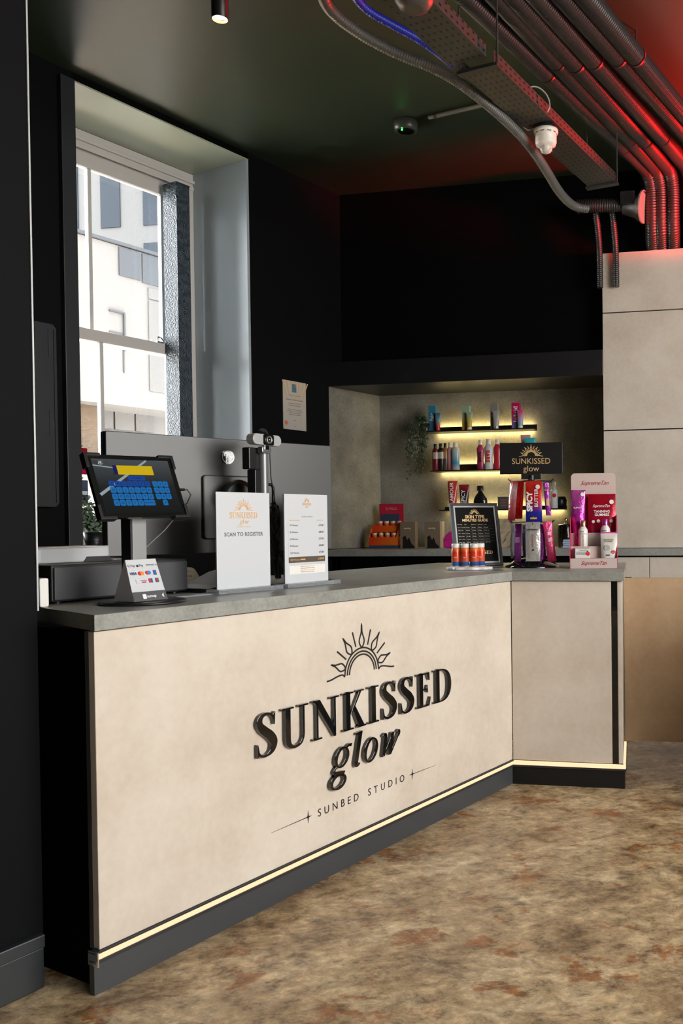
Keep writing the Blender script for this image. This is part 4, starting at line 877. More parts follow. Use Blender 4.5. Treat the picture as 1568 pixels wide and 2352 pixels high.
def spray(name, label, loc, rz, h, r, capm, caph=0.028, cat='bottle', group=None, body=pvc):
    o = thing(name, label, cat, loc, rz, group); hb = h - caph
    MB().lathe([(r * .94, 0), (r, 0.003), (r, hb * .82), (r * .93, hb * .9), (r * .62, hb * .985), (r * .55, hb)], 28).build('bottle', body, o)
    MB().lathe([(r * .6, hb), (r * .6, hb + caph - 0.001), (r * .56, hb + caph)], 24).build('cap', capm, o)
    return o
bw_ = plain('ivory_bottle', (0.74, 0.72, 0.68), 0.3)
o = spray('lotion_bottle', 'slim white bottle with copper cap in the middle of the pink box', local(db, 0.058, 0.070, 0.053), rzd, 0.158, 0.0215, copper, body=bw_)
text(o, 'OIL ACCELERATOR', 0, 0.098, -0.0218, 0.005, grey_ink, ext=0.0002); text(o, 'SupremeTan', 0.0, 0.066, -0.0218, 0.010, red_ink, rot=R(90), shear=0.3, ext=0.0002); rect(o, -0.008, 0.01, 0.021, 0.0215, (0.3, 0.28, 0.26), 'print_taupe', y=-0.0218, name='print_line')
MB().lathe([(0.004, 0), (0.004, 0.0004)], 14).build('fruit_mark', plain('print_red', RED, 0.5), o, loc=(-0.001, -0.0216, 0.032), rot=(R(90), 0, 0)); rect(o, -0.010, 0.004, 0.1075, 0.110, (0.05, 0.04, 0.04), 'print_dark', y=-0.0218, name='print_line')
o = spray('lotion_bottle', 'slim white bottle with metallic pink cap at the right of the pink box', local(db, 0.157, 0.070, 0.053), rzd, 0.163, 0.0215, pinkcap, body=bw_)
text(o, 'ACCELERATOR', 0, 0.098, -0.0218, 0.005, grey_ink, ext=0.0002); text(o, 'SupremeTan', 0.0, 0.062, -0.0218, 0.010, red_ink, rot=R(90), shear=0.3, ext=0.0002); rect(o, -0.012, 0.006, 0.110, 0.1125, (0.05, 0.04, 0.04), 'print_dark', y=-0.0218, name='print_line')
o = thing('cream_carton', 'small white face cream carton with red fruit print in the pink box', 'carton', local(db, 0.024, 0.006, 0.0445), rzd + R(3))
MB().box(0, 0.066, 0, 0.034, 0, 0.046).build('carton', bw_, o, 0.0008); rect(o, 0.002, 0.064, 0.0435, 0.0455, (0.25, 0.12, 0.06), 'print_bronze', y=-0.0006, name='print_line')
script(o, 'SupremeTan', 0.034, 0.036, -0.0002, 0.007, grey_ink); text(o, 'ACCELERATOR', 0.004, 0.026, -0.0002, 0.0068, ink, 'LEFT', ext=0.0001); text(o, 'FACE CREAM', 0.004, 0.019, -0.0002, 0.0075, ink, 'LEFT', bold=0.0002, ext=0.0001)
MB().lathe([(0.009, 0), (0.009, 0.0004)], 18).build('fruit_mark', plain('print_red', RED, 0.5), o, loc=(0.056, -0.0002, 0.02), rot=(R(90), 0, 0)); rect(o, 0.05, 0.058, 0.029, 0.033, (0.02, 0.02, 0.02), 'print_black', y=-0.0006, name='fruit_leaf')
o = thing('lip_cover_pouch', 'white stand-up pouch with red lips print in the pink box', 'pouch', local(db, 0.173, 0.022, 0.0445), rzd)
vs = []
for sd in (-1, 1):
    for j in range(9):
        for i in range(nx + 1):
            u, v = i / nx * 2 - 1, j / 8; vs.append((u * 0.0345 * (1 + 0.06 * v), sd * (0.012 * (1 - v) ** 0.7 * (1 - u ** 4) + 0.0006), v * 0.112))
MB().add(vs, fs, True).build('pouch', plain('ivory_pouch', (0.66, 0.63, 0.58), 0.35, bump=0.2, bscale=60), o)
MB().box(-0.0365, 0.0365, -0.0012, 0.0012, 0.108, 0.114).build('top_strip', plain('print_hot_pink', (0.65, 0.05, 0.35), 0.4), o)
text(o, 'PROTECTIVE', -0.003, 0.080, -0.0075, 0.0075, plain('print_ochre', (0.18, 0.12, 0.03), 0.5), bold=0.0002, ext=0.0002); text(o, 'LIP COVER', -0.003, 0.0725, -0.008, 0.0075, plain('print_ochre', (0.18, 0.12, 0.03), 0.5), bold=0.0002, ext=0.0002)
MB().ribbon([(0.008, 0.027, 0.001), (0.014, 0.031, 0.005), (0.018, 0.0295, 0.004), (0.022, 0.031, 0.005), (0.029, 0.027, 0.001)], -0.0125, -0.0118).ribbon([(0.008, 0.027, 0.001), (0.018, 0.0215, 0.005), (0.029, 0.027, 0.001)], -0.0125, -0.0118).build('lips_mark', plain('print_red', RED, 0.5), o)
MB().lathe([(0.013, 0), (0.013, 0.0004)], 20).build('disc_mark', plain('print_greige', (0.42, 0.40, 0.37), 0.5), o, loc=(-0.009, -0.0105, 0.045), rot=(R(90), 0, 0)); rect(o, -0.014, 0.002, 0.010, 0.0155, (0.04, 0.04, 0.04), 'print_dark2', y=-0.0128, name='print_block')

# ================================================================ NICHE SHELVES AND PRODUCTS
OB = ND      # niche back plane
def shelf(u0, u1, zb, hgt, label, led_top=True):
    o = thing('floating_shelf', label, 'shelf', pB(u0, OB - 0.005, zb), RZB, 'floating shelves in the niche'); L = u1 - u0
    MB().box(0, L, -0.17, -0.035, 0.0, 0.008).build('board', blk_plastic, o, 0.001)
    MB().box(0, L, -0.034, -0.026, 0.0, hgt).build('upstand', blk_plastic, o, 0.001)
    MB().box(0.02, L - 0.02, -0.026, 0.004, 0.012, 0.02).build('bracket', blk_plastic, o)
    MB().box(0.03, L - 0.03, -0.024, -0.014, 0.002, 0.006).build('light_strip', led_y, o)
    if led_top: MB().box(0.03, L - 0.03, -0.024, -0.014, hgt - 0.006, hgt - 0.002).build('light_strip', led_y, o)
    return o
Z1, Z2, Z3 = uB(1100, 989, .33)[2], uB(1060, 1082, .33)[2], uB(1220, 1171, .33)[2]
shelf(uB(978, 985, .33)[0], uB(1224, 985, .33)[0], Z1, 0.045, 'top black floating shelf with four boxed tubes in the niche')
shelf(uB(988, 1080, .33)[0], uB(1226, 1080, .33)[0], Z2, 0.055, 'middle black floating shelf with bottles in the niche')
shelf(uB(1008, 1170, .33)[0], uB(1294, 1170, .33)[0], Z3, 0.03, 'lowest black floating shelf in the niche behind the spinner')
def spotB(x, o): return uB(x, 1100, o)[0]
kB = lambda o, x=1100: (onpl(x, 1100, pB(0, o), BN).y) / F
def carton(px0, px1, py0, zb, o_, mat, label, txt=None, tmat=white_ink, d=0.035, name='product_carton', grp='cartons on the top shelf'):
    k = kB(o_); w_ = (px1 - px0) * k; u = spotB(px0, o_); h = uB(px0, py0, o_)[2] - zb
    o = thing(name, label, 'carton', pB(u, o_, zb), RZB, grp); MB().box(0, w_, 0, d, 0, h).build('box', mat, o, 0.0008)
    if txt: text(o, txt, w_ / 2, h * .55, -0.0004, min(w_ * .75, 0.05), tmat, rot=R(90), ext=0.0002)
    return o
T1 = Z1 + 0.0085
g_teal = grad('teal_carton', [(0, (0.04, 0.10, 0.16)), (1, (0.03, 0.20, 0.30))]); g_lime = grad('amber_lime_carton', [(0, (0.45, 0.28, 0.03)), (1, (0.22, 0.38, 0.30))])
g_grey = plain('warm_grey_carton', (0.20, 0.19, 0.17), 0.5); g_mag = grad('magenta_carton', [(0, (0.10, 0.2, 0.4)), (0.3, (0.3, 0.05, 0.25)), (0.6, (0.45, 0.01, 0.10)), (1, (0.5, 0.01, 0.10))])
carton(985, 1003, 932, T1, .345, g_teal, 'teal carton at the left of the top shelf', 'fair')
carton(1062, 1080, 932, T1, .345, g_lime, 'lime and amber carton on the top shelf', 'raw')
carton(1127, 1144, 928, T1, .345, g_grey, 'grey carton on the top shelf', 'fly', plain('print_silver', (0.5, 0.5, 0.48), 0.4))
carton(1176, 1195, 925, T1, .345, g_mag, 'magenta carton with white lettering at the right of the top shelf', 'hybrid')
def tubeB(px0, px1, py0, zb, o_, mat, label, capm, grp='squeeze tubes in the niche', txt=None, tm=white_ink):
    k = kB(o_); w_ = (px1 - px0) * k; u = spotB((px0 + px1) / 2, o_); h = uB(px0, py0, o_)[2] - zb
    o = squeeze_tube('lotion_tube', label, pB(u, o_, zb), RZB, w_, h, mat, capm, group=grp, caph=h * .13, capr=.36)
    if txt: text(o, txt, 0.0, h * .5, -w_ * .33, w_ * .5, tm, rot=R(90), bold=0.0006, ext=0.0003)
    return o
redcap = plain('red_cap', (0.5, 0.03, 0.03), 0.3); wcap = plain('white_cap', (0.7, 0.68, 0.64), 0.35); scap = plain('silver_cap', (0.4, 0.4, 0.38), 0.3, metal=0.5)
tubeB(1000, 1014, 948, T1, .325, grad('teal_red_tube', [(0, (0.5, 0.03, 0.03)), (0.25, (0.4, 0.1, 0.1)), (0.5, (0.15, 0.3, 0.36)), (1, (0.03, 0.12, 0.18))]), 'teal and red tube in front of the teal carton', redcap)
tubeB(1071, 1087, 946, T1, .325, grad('lime_amber_tube', [(0, (0.6, 0.4, 0.02)), (0.5, (0.5, 0.42, 0.1)), (1, (0.22, 0.4, 0.38))]), 'amber and green tube in front of the lime carton', wcap)
tubeB(1132, 1149, 944, T1, .325, grad('silver_tube', [(0, (0.4, 0.39, 0.36)), (1, (0.32, 0.31, 0.28))]), 'silver grey tube in front of the grey carton', scap)
tubeB(1188, 1204, 942, T1, .325, grad('pink_blue_tube', [(0, (0.2, 0.45, 0.6)), (0.45, (0.45, 0.3, 0.5)), (1, (0.7, 0.02, 0.15))]), 'pink and light blue tube in front of the magenta carton', wcap)
T2 = Z2 + 0.0085
def bottleB(px0, px1, py0, zb, o_, mat, capm, label, neck=.3, capf=.16, grp='bottles on the middle shelf', flat=.7, shape=None, txt=None, tm=white_ink):
    k = kB(o_); r = (px1 - px0) * k / 2; u = spotB((px0 + px1) / 2, o_); h = uB(px0, py0, o_)[2] - zb; hc = h * (1 - capf)
    o = thing('lotion_bottle', label, 'bottle', pB(u, o_, zb), RZB, grp)
    prof = shape(r, hc) if shape else [(r * .9, 0), (r, h * .02), (r, hc * .86), (r * .85, hc * .94), (r * .5, hc)]
    MB().lathe(prof, 24, sy=flat).build('bottle', mat, o); MB().lathe([(r * .5, hc), (r * .5, h - .001), (r * .46, h)], 20, sy=min(1, flat * 1.3)).build('cap', capm, o)
    if txt: text(o, txt, 0, hc * .5, -r * flat - 0.001, r * 1.15, tm, rot=R(-90), bold=0.001, ext=0.0003)
    return o
bcap = plain('black_cap', (0.012, 0.011, 0.01), 0.35)
def lab(n, lo, mid, hi): return grad(n, [(0, lo), (0.5, lo), (0.52, mid), (0.8, mid), (0.82, hi), (1, hi)])
bottleB(993, 1007, 1020, T2, .32, lab('wine_label', (0.16, 0.01, 0.015), (0.45, 0.38, 0.3), (0.12, 0.01, 0.01)), bcap, 'dark red bottle with black cap, first on the middle shelf')
bottleB(1005, 1020, 1019, T2, .33, lab('black_label', (0.012, 0.01, 0.01), (0.4, 0.36, 0.3), (0.01, 0.01, 0.01)), bcap, 'black bottle with pale label, second on the middle shelf')
bottleB(1016, 1030, 1018, T2, .34, lab('amber_label', (0.10, 0.06, 0.04), (0.4, 0.2, 0.06), (0.3, 0.12, 0.03)), bcap, 'amber bottle with black cap, third on the middle shelf')
bottleB(1027, 1041, 1017, T2, .335, grad('rose_label', [(0, (0.45, 0.1, 0.12)), (0.5, (0.6, 0.3, 0.3)), (1, (0.5, 0.3, 0.28))]), wcap, 'rose pink bottle with white cap on the middle shelf')
bottleB(1037, 1056, 1017, T2, .32, grad('blue_cream_label', [(0, (0.45, 0.45, 0.42)), (0.3, (0.05, 0.25, 0.45)), (0.6, (0.3, 0.45, 0.5)), (1, (0.55, 0.52, 0.44))]), wcap, 'cream and blue bottle with white cap on the middle shelf')
waist = lambda r, h: [(r * .85, 0), (r * .97, h * .04), (r * .98, h * .2), (r * .85, h * .45), (r, h * .75), (r * .95, h * .86), (r * .6, h * .97), (r * .45, h)]
bottleB(1095, 1112, 1011, T2, .32, grad('plum_lotion', [(0, (0.28, 0.02, 0.08)), (1, (0.4, 0.03, 0.08))]), wcap, 'plum bottle left of the white one on the middle shelf', shape=waist, txt='BARE', tm=plain('dark_plum_ink', (0.05, 0.01, 0.03), 0.5))
bottleB(1112, 1133, 1009, T2, .315, plain('pale_lotion', (0.55, 0.56, 0.58), 0.35), wcap, 'white bottle with large red lettering on the middle shelf', shape=waist, txt='BARE', tm=plain('print_red', RED, 0.5))
bottleB(1133, 1152, 1010, T2, .32, plain('red_lotion', (0.5, 0.02, 0.04), 0.3), wcap, 'red bottle partly hidden by the spinner header', shape=waist)
tubeB(1196, 1219, 999, T2, .375, plain('pale_pink_tube', (0.6, 0.35, 0.36), 0.35), 'pale pink tube top showing above the spinner header', wcap)
tubeB(1204, 1231, 1006, T2, .315, plain('turquoise_tube', (0.04, 0.42, 0.5), 0.35), 'turquoise tube top showing above the spinner header', wcap)
T3 = Z3 + 0.0085
tubeB(1027, 1051, 1105, T3, .325, grad('red_glossy_tube', [(0, (0.45, 0.02, 0.02)), (1, (0.55, 0.06, 0.04))], 0.25), 'red tube on the lowest shelf behind the framed guide', bcap, txt='GLAMOUR')
tubeB(1053, 1078, 1113, T3, .325, grad('black_red_tube', [(0, (0.01, 0.008, 0.008)), (0.6, (0.03, 0.008, 0.01)), (1, (0.4, 0.02, 0.03))]), 'black and red tube with white lettering on the lowest shelf', bcap, txt='SPICY')
onion = lambda r, h: [(r * .6, 0), (r * .8, h * .03), (r * .98, h * .25), (r, h * .42), (r * .9, h * .6), (r * .65, h * .78), (r * .36, h * .92), (r * .27, h)]
bottleB(1086, 1119, 1116, T3, .33, plain('black_glass', (0.01, 0.01, 0.008), 0.12), bcap, 'round black flask bottle on the lowest shelf', shape=onion, capf=.22, flat=.6)
o = carton(1142, 1166, 1141, T3, .32, plain('slate_carton', (0.06, 0.065, 0.065), 0.5), 'small slate grey carton on the lowest shelf', None, grp='goods on the lowest shelf', d=0.05)
for k in range(3): rect(o, 0.02, 0.06, 0.02 + k * 0.018, 0.028 + k * 0.018, (0.3, 0.1, 0.07), 'print_rust', y=-0.0007, name='print_line')
k = kB(.32); o = spray('spray_bottle', 'white spray bottle with clear cap and red dot on the lowest shelf', pB(spotB(1271.5, .32), .32, T3), RZB, uB(1270, 1107, .32)[2] - T3, 8.6 * k, clear, 0.045, body=plain('cool_white_bottle', (0.6, 0.63, 0.65), 0.35))
MB().lathe([(0.014, 0), (0.014, 0.0004)], 18).build('red_dot', plain('print_red', RED, 0.5), o, loc=(0.006, -0.0262, 0.085), rot=(R(90), 0, 0)); text(o, 'SX', -0.006, 0.125, -0.0265, 0.02, grey_ink, ext=0.0002)
o = thing('black_bowl', 'round black dish at the right end of the lowest shelf', 'bowl', pB(spotB(1286, .38), .38, T3), RZB)
MB().lathe([(0.02, 0), (0.034, 0.006), (0.042, 0.03), (0.043, 0.055), (0.034, 0.078), (0.03, 0.074), (0.036, 0.05), (0.032, 0.015), (0.001, 0.01)], 28, cap=False).build('bowl', blk_plastic, o); MB().lathe([(0.0435, 0.05), (0.0445, 0.052), (0.0435, 0.054)], 28, cap=False).build('rim_band', blk_gloss, o)
# back worktop goods
WB = 0.9325
def bx(px, o_): return pB(spotB(px, o_), o_, WB)
kd = kB(.2); ob = thing('supplement_display', 'red and orange counter display with dark header, left in the niche', 'display box', bx(845, .2), RZB)
orr = grad('red_orange_card', [(0, (0.5, 0.03, 0.008)), (1, (0.6, 0.14, 0.01))], axis='X'); dwd = 68 * kd
MB().box(0, dwd, 0, 0.002, 0.02, 0.075).build('lower_lip', orr, ob); MB().box(0, dwd, 0.06, 0.062, 0.11, 0.155).build('upper_lip', orr, ob); MB().box(0, dwd, 0.0, 0.15, 0.0, 0.02).build('base', plain('print_navy_card', (0.03, 0.05, 0.09), 0.4), ob)
MB().box(0, dwd, 0.062, 0.15, 0.08, 0.10).build('upper_floor', plain('print_navy_card', (0.03, 0.05, 0.09), 0.4), ob); MB().box(0.02, dwd, 0.148, 0.15, 0.10, 0.305).build('header', crim, ob); MB().box(0.03, dwd - 0.03, 0.1465, 0.1478, 0.18, 0.235).build('header_band', plain('print_navy_card', (0.03, 0.05, 0.09), 0.4), ob)
for x in (0.0, dwd - 0.002): MB().add([(x, 0, 0.02), (x, 0.148, 0.02), (x, 0.148, 0.18), (x, 0.06, 0.15), (x, 0.0, 0.075)], [(0, 1, 2, 3, 4)]).build('side_wall', orr, ob)
text(ob, 'D-PILLS', dwd * .55, 0.27, 0.1475, 0.025, plain('print_pink2', (0.6, 0.3, 0.3), 0.5), ext=0.0002)
nth = ('first', 'second', 'third', 'fourth')
for r_i, (yy, zz) in enumerate(((0.03, 0.021), (0.09, 0.101))):
    for c_i in range(4):
        o = thing('supplement_bottle', '%s small orange bottle from the left in the %s row of the red display' % (nth[c_i], ('lower', 'upper')[r_i]), 'bottle', local(ob, 0.03 + c_i * 0.046 + r_i * 0.018, yy, zz), RZB, 'orange bottles in the niche display')
        MB().lathe([(0.0175, 0), (0.0175, 0.062), (0.014, 0.068)], 14).build('jar', plain('orange_jar', (0.5, 0.05, 0.015), 0.3), o); MB().lathe([(0.0165, 0.068), (0.0165, 0.084)], 14).build('cap', plain('tan_cap', (0.5, 0.33, 0.22), 0.4), o)
kraft = plain('brown_book_cover', (0.16, 0.115, 0.075), 0.55)
for px, lb, sp_ in ((917, 'brown boxed set standing left in the niche beside the red display', False), (973, 'brown boxed set with pale spine, right of its twin in the niche', True)):
    o = thing('gift_box', lb, 'box', bx(px, .22), RZB + R(2 if sp_ else 0), 'brown boxes in the niche'); w_ = 37 * kd; h = 62 * kd
    MB().box(0, w_, 0, 0.06, 0, h).build('box', kraft, o, 0.001)
    if sp_: MB().box(w_ + 0.0005, w_ + 0.016, 0.003, 0.058, 0.0, h).build('page_block', plain('pale_pages', (0.5, 0.38, 0.24), 0.6), o)
    MB().slab([(0.02, 0.0), (w_ * .95, 0.0), (w_ * .95, 0.012), (w_ * .75, 0.03), (w_ * .6, 0.07), (w_ * .5, 0.05), (w_ * .35, 0.085), (w_ * .2, 0.075), (0.025, 0.05)], -0.004, -0.0005).build('black_silhouette', bcap, o)
    text(o, 'tanning', w_ * .48, h * .75, -0.0005, 0.016, white_ink, ext=0.0002)
o = thing('tanning_mitt', 'magenta tanning mitt lying behind the framed guide', 'mitt', bx(1017, .25), RZB)
for k in range(4):
    MB().ribbon([(0.0, 0.055 + k * 0.004, 0.018), (0.04, 0.085 + k * 0.012 - 0.02, 0.022), (0.085, 0.115 + k * 0.008 - 0.04, 0.018)], k * 0.012, k * 0.012 + 0.010).build('finger', plain('magenta_fabric', (0.5, 0.01, 0.22), 0.6), o, 0.002)
MB().rrect(0.0, 0.10, 0, 0.062, 0.01, 0.0, 0.05).build('palm', plain('magenta_fabric', (0.5, 0.01, 0.22), 0.6), o, 0.004)
o = thing('paper_bag', 'crumpled beige bag standing in the niche between guide and spinner', 'bag', bx(1140, .2), RZB)
vs = []; w_, h = 40 * kd, 66 * kd
for j in range(9):
    v = j / 8
    for k in range(20):
        a = 2 * math.pi * k / 20; cx_ = max(-1, min(1, 1.35 * math.cos(a))); cy_ = max(-1, min(1, 1.35 * math.sin(a))); q = rnd.uniform(-1, 1) * 0.006
        vs.append((w_ / 2 + cx_ * w_ / 2 * (1 - .08 * v) + q, 0.05 + cy_ * 0.045 * (1 - .75 * v) + q, v * h))
fs2 = [(j * 20 + k, j * 20 + (k + 1) % 20, (j + 1) * 20 + (k + 1) % 20, (j + 1) * 20 + k) for j in range(8) for k in range(20)]
MB().add(vs, fs2).build('bag', plain('beige_kraft', (0.36, 0.30, 0.2), 0.6), o); text(o, 'SUNKISSED', w_ * .5, h * .6, -0.002, 0.014, gold_ink, ext=0.0002)
o = thing('glass_jar', 'glass jar with gold knob lid half full of pink sweets', 'jar', bx(1298, .22), RZB)
jr = 18 * kd
MB().lathe([(jr * .95, 0), (jr, 0.006), (jr, 0.125), (jr * .9, 0.14), (jr * .97, 0.142), (jr * .97, 0.146), (jr * .86, 0.146), (jr * .86, 0.012), (0.001, 0.01)], 32, cap=False).build('glass', pane_mat('jar_glass', (0.92, 0.92, 0.92)), o); MB().lathe([(jr * .84, 0.0125), (jr * .84, 0.10)], 28).build('pink_filling', plain('pink_sweets', (0.42, 0.01, 0.12), 0.35, bump=0.8, bscale=90), o)
MB().lathe([(jr * .98, 0.147), (jr * .9, 0.152), (0.012, 0.156), (0.006, 0.17)], 28).build('lid', chrome, o); MB().sphere((0, 0, 0.182), 0.013).build('knob', goldm, o)
o = thing('product_stack', 'little stack of pale blue boxes in front of the pink jar', 'boxes', bx(1290, .12), RZB)
for k in range(4): MB().box(0.004 * (k % 2), 0.055, 0, 0.05, k * 0.0135, k * 0.0135 + 0.0125).build('box', plain('pale_blue_card', (0.35, 0.45, 0.6), 0.5), o, 0.001)
# trailing plant on the left end of the top shelf
pp = uB(963, 985, .36)
pl = thing('trailing_plant', 'trailing green artificial ivy hanging from the left end of the top shelf', 'plant', pB(pp[0], .36, Z1), RZB)
MB().lathe([(0.035, 0.009), (0.045, 0.06), (0.042, 0.06), (0.034, 0.02)], 18, 0.04, 0.0).build('pot', blk_plastic, pl)
lf = MB(); st_ = MB()
for q in range(16):
    a = rnd.uniform(-1, 1); pts = [Vector((0.035, 0, 0.06))]; x, z = 0.035, 0.07; L = rnd.uniform(0.15, 0.44)
    x1 = rnd.uniform(-0.075, 0.055); n_ = 16
    for j in range(1, n_ + 1):
        t = j / n_; xx = 0.035 + (x1 - 0.035) * min(1, t * 2.2) + 0.01 * math.sin(9 * t + q); zz = 0.07 + 0.03 * math.sin(min(1, t * 3) * 3.1) - L * max(0, t - .12) * 1.1
        pts.append(Vector((xx, -0.04 - 0.05 * min(1, t * 2) * abs(a) + 0.01 * math.sin(q + 7 * t), zz)))
    st_.tube(pts, 0.0012, 4)
    for p in pts[1:]:
        for _ in range(3):
            c = p + Vector((rnd.uniform(-.016, .016), rnd.uniform(-.015, .015), rnd.uniform(-.014, .014))); s_ = rnd.uniform(.007, .013)
            M = Matrix.Translation(c) @ Matrix.Rotation(rnd.uniform(0, 6.28), 4, 'Z') @ Matrix.Rotation(rnd.uniform(-1.2, 1.2), 4, 'X') @ Matrix.Rotation(rnd.uniform(-1, 1), 4, 'Y')
            lf.add([M @ Vector(v) for v in ((-s_ * .6, 0, 0), (0, 0, -s_), (s_ * .6, 0, 0), (0, s_ * .15, s_))], [(0, 1, 2, 3)])
lf.build('foliage', leaf_m, pl, kind='stuff'); st_.build('stems', leaf_m, pl, kind='stuff')
# certificate
ce = thing('certificate', 'pale certificate with orange sun seal pinned to the dark wall', 'certificate', pA(2.789, TW - 0.004, 1.698), RZA)
MB().box(0, 0.199, 0, 0.003, 0, 0.306).build('sheet', grad('certificate_paper', [(0, (0.42, 0.40, 0.38)), (1, (0.55, 0.48, 0.38))], 0.35), ce)
for k in range(7): MB().slab([(0.1 + (k - 3) * 0.022, 0.2), (0.103 + (k - 3) * 0.022, 0.2), (0.112 + (k - 3) * 0.036, 0.304), (0.1 + (k - 3) * 0.036, 0.304)], -0.0006, -0.0002).build('sun_ray', plain('print_straw', (0.55, 0.42, 0.25), 0.5), ce)
rect(ce, 0.078, 0.115, 0.236, 0.288, (0.05, 0.2, 0.28), 'print_teal', y=-0.0009, name='badge'); rect(ce, 0.098, 0.115, 0.268, 0.288, (0.4, 0.15, 0.1), 'print_brick', y=-0.0013, name='badge_mark')
for k, (s_, sz_) in enumerate((('This is to certify that', .011), ('Sunkissed Glow Sunbeds', .0145), ('is a registered Member of', .0105), ('The Sunbed Association', .0105), ('The business agrees to operate in', .009), ('accordance with the Code of Practice', .009), ('and the relevant legislation', .009), ('and good practice guidelines', .009), ('2024', .009), ('Chair', .008))): text(ce, s_, 0.1, (0.216, 0.188, 0.166, 0.152, 0.128, 0.117, 0.106, 0.095, 0.06, 0.025)[k], -0.0003, sz_, grey_ink, ext=0.0001)
star(0.024, 0.04, 0.02, -0.001, -0.0003).build('sun_seal', plain('orange_seal', (0.6, 0.12, 0.02), 0.5), ce); MB().lathe([(0.012, 0), (0.012, 0.0008)], 20).build('sun_seal_disc', plain('orange_seal', (0.6, 0.12, 0.02), 0.5), ce, loc=(0.024, -0.0006, 0.04), rot=(R(90), 0, 0))

# ================================================================ WINDOW RECESS AND LEFT WALL
def pattern_mat():
    mt, N, L, p = nt('blue_feather_wallcovering')
    tc = N.new('ShaderNodeTexCoord'); nz = N.new('ShaderNodeTexNoise'); nz.inputs['Scale'].default_value = 16; nz.inputs['Detail'].default_value = 1
    wv = N.new('ShaderNodeTexWave'); wv.inputs['Scale'].default_value = 42; wv.inputs['Distortion'].default_value = 28; wv.inputs['Detail'].default_value = 1.5; wv.inputs['Detail Scale'].default_value = 0.5
    L.new(tc.outputs['Object'], wv.inputs['Vector'])
    r = ramp(N, [(0.25, (0.008, 0.014, 0.022)), (0.6, (0.028, 0.048, 0.066)), (0.85, (0.055, 0.085, 0.11))]); L.new(wv.outputs['Fac'], r.inputs['Fac']); L.new(r.outputs['Color'], p.inputs['Base Color'])
    p.inputs['Roughness'].default_value = 0.5
    b = N.new('ShaderNodeBump'); b.inputs['Strength'].default_value = 0.5; b.inputs['Distance'].default_value = 0.004; L.new(wv.outputs['Fac'], b.inputs['Height']); L.new(b.outputs['Normal'], p.inputs['Normal'])
    return mt
cl = thing('pipe_boxing', 'tall blue patterned boxing standing in the right of the window recess', 'boxing', pA(2.296, 2.505, SILL), RZA)
top = [(0.0, 0.0), (0.092, 0.0), (0.092, 0.118), (0.0, 0.118)]
MB().prism(top, 0.0, 2.125).build('column', pattern_mat(), cl)
MB().prism([(-0.002, -0.002), (0.094, -0.002), (0.094, 0.12), (-0.002, 0.12)], 2.1252, 2.132).build('frayed_top', plain('navy_cloth', (0.02, 0.03, 0.04), 0.8), cl)
for k, x in enumerate((0.115, 0.135, 0.150)):
    MB().box(x, x + 0.010, 0.095 + 0.004 * k, 0.112, 0.0, 2.1).build('white_bead', white_gloss, cl)
# black steel panel with hinge cut-outs beside the window
hp = thing('steel_wall_cabinet', 'tall black steel wall cabinet edge with hinge cut-outs left of the window', 'cabinet', pA(1.10, TW - 0.035, 1.195), RZA)
MB().slab([(0, 0), (0.19, 0), (0.207, 0.018), (0.207, 0.845), (0.19, 0.865), (0, 0.865)], 0, 0.034).build('body', skirt_p, hp, 0.002)
for z in (0.38, 0.76):
    MB().slab([(0.165, z - .05), (0.175, z - .05), (0.175, z - .01), (0.185, z - .01), (0.185, z + .03), (0.172, z + .03), (0.172, z + .08), (0.165, z + .08)], -0.003, -0.0002).build('hinge', blk_metal, hp)
MB().box(0.190, 0.192, -0.001, 0.0, 0.02, 0.84).build('seam', wall_matte, hp)
# sill plant and sachet rack
ep = sA(212, 1250, 2.45)
eu = thing('eucalyptus_plant', 'leafy eucalyptus plant in a dark pot on the window sill', 'plant', pA(ep[0] - 0.01, 2.42, SILL + 0.0005), RZA)
MB().lathe([(0.04, 0), (0.055, 0.07), (0.05, 0.07), (0.045, 0.02)], 20).build('pot', blk_plastic, eu)
lf = MB(); st_ = MB()
for q in range(22):
    a = rnd.uniform(0, 6.28); hh = rnd.uniform(0.10, 0.27); pts = [Vector((0, 0, 0.05))]
    for j in range(1, 9):
        t = j / 8; pts.append(Vector((0.075 * t * math.cos(a), 0.06 * t * math.sin(a), 0.05 + hh * (t - .55 * t * t * (1 if q % 2 else .2)))))
    st_.tube(pts, 0.0013, 4)
    for p in pts[1:]:
        for _ in range(3):
            c = p + Vector((rnd.uniform(-.018, .018), rnd.uniform(-.018, .018), rnd.uniform(-.015, .02))); r_ = rnd.uniform(.008, .015)
            M = Matrix.Translation(c) @ Matrix.Rotation(rnd.uniform(0, 6.28), 4, 'Z') @ Matrix.Rotation(rnd.uniform(0.3, 1.5), 4, 'X')
            lf.add([M @ Vector((r_ * math.cos(6.283 * k / 8), 0, r_ * .85 * math.sin(6.283 * k / 8))) for k in range(8)], [tuple(range(8))])
lf.build('foliage', leaf_e, eu, kind='stuff'); st_.build('stems', leaf_e, eu, kind='stuff')
rk = thing('sill_rack', 'slim rack with hanging sachets on the window sill behind the tablet', 'display rack', pA(1.56, 2.50, SILL + 0.0005), RZA)
MB().lathe([(0.06, 0), (0.06, 0.006), (0.012, 0.01)], 24).build('base', blk_plastic, rk); MB().lathe([(0.006, 0.01), (0.006, 0.54)], 10).build('pole', blk_plastic, rk)
for z in (0.52, 0.35): MB().tube([(0, -0.005, z), (0.03, -0.01, z), (0.09, -0.015, z), (0.10, -0.015, z + 0.01)], 0.003, 6).build('hook', blk_plastic, rk)
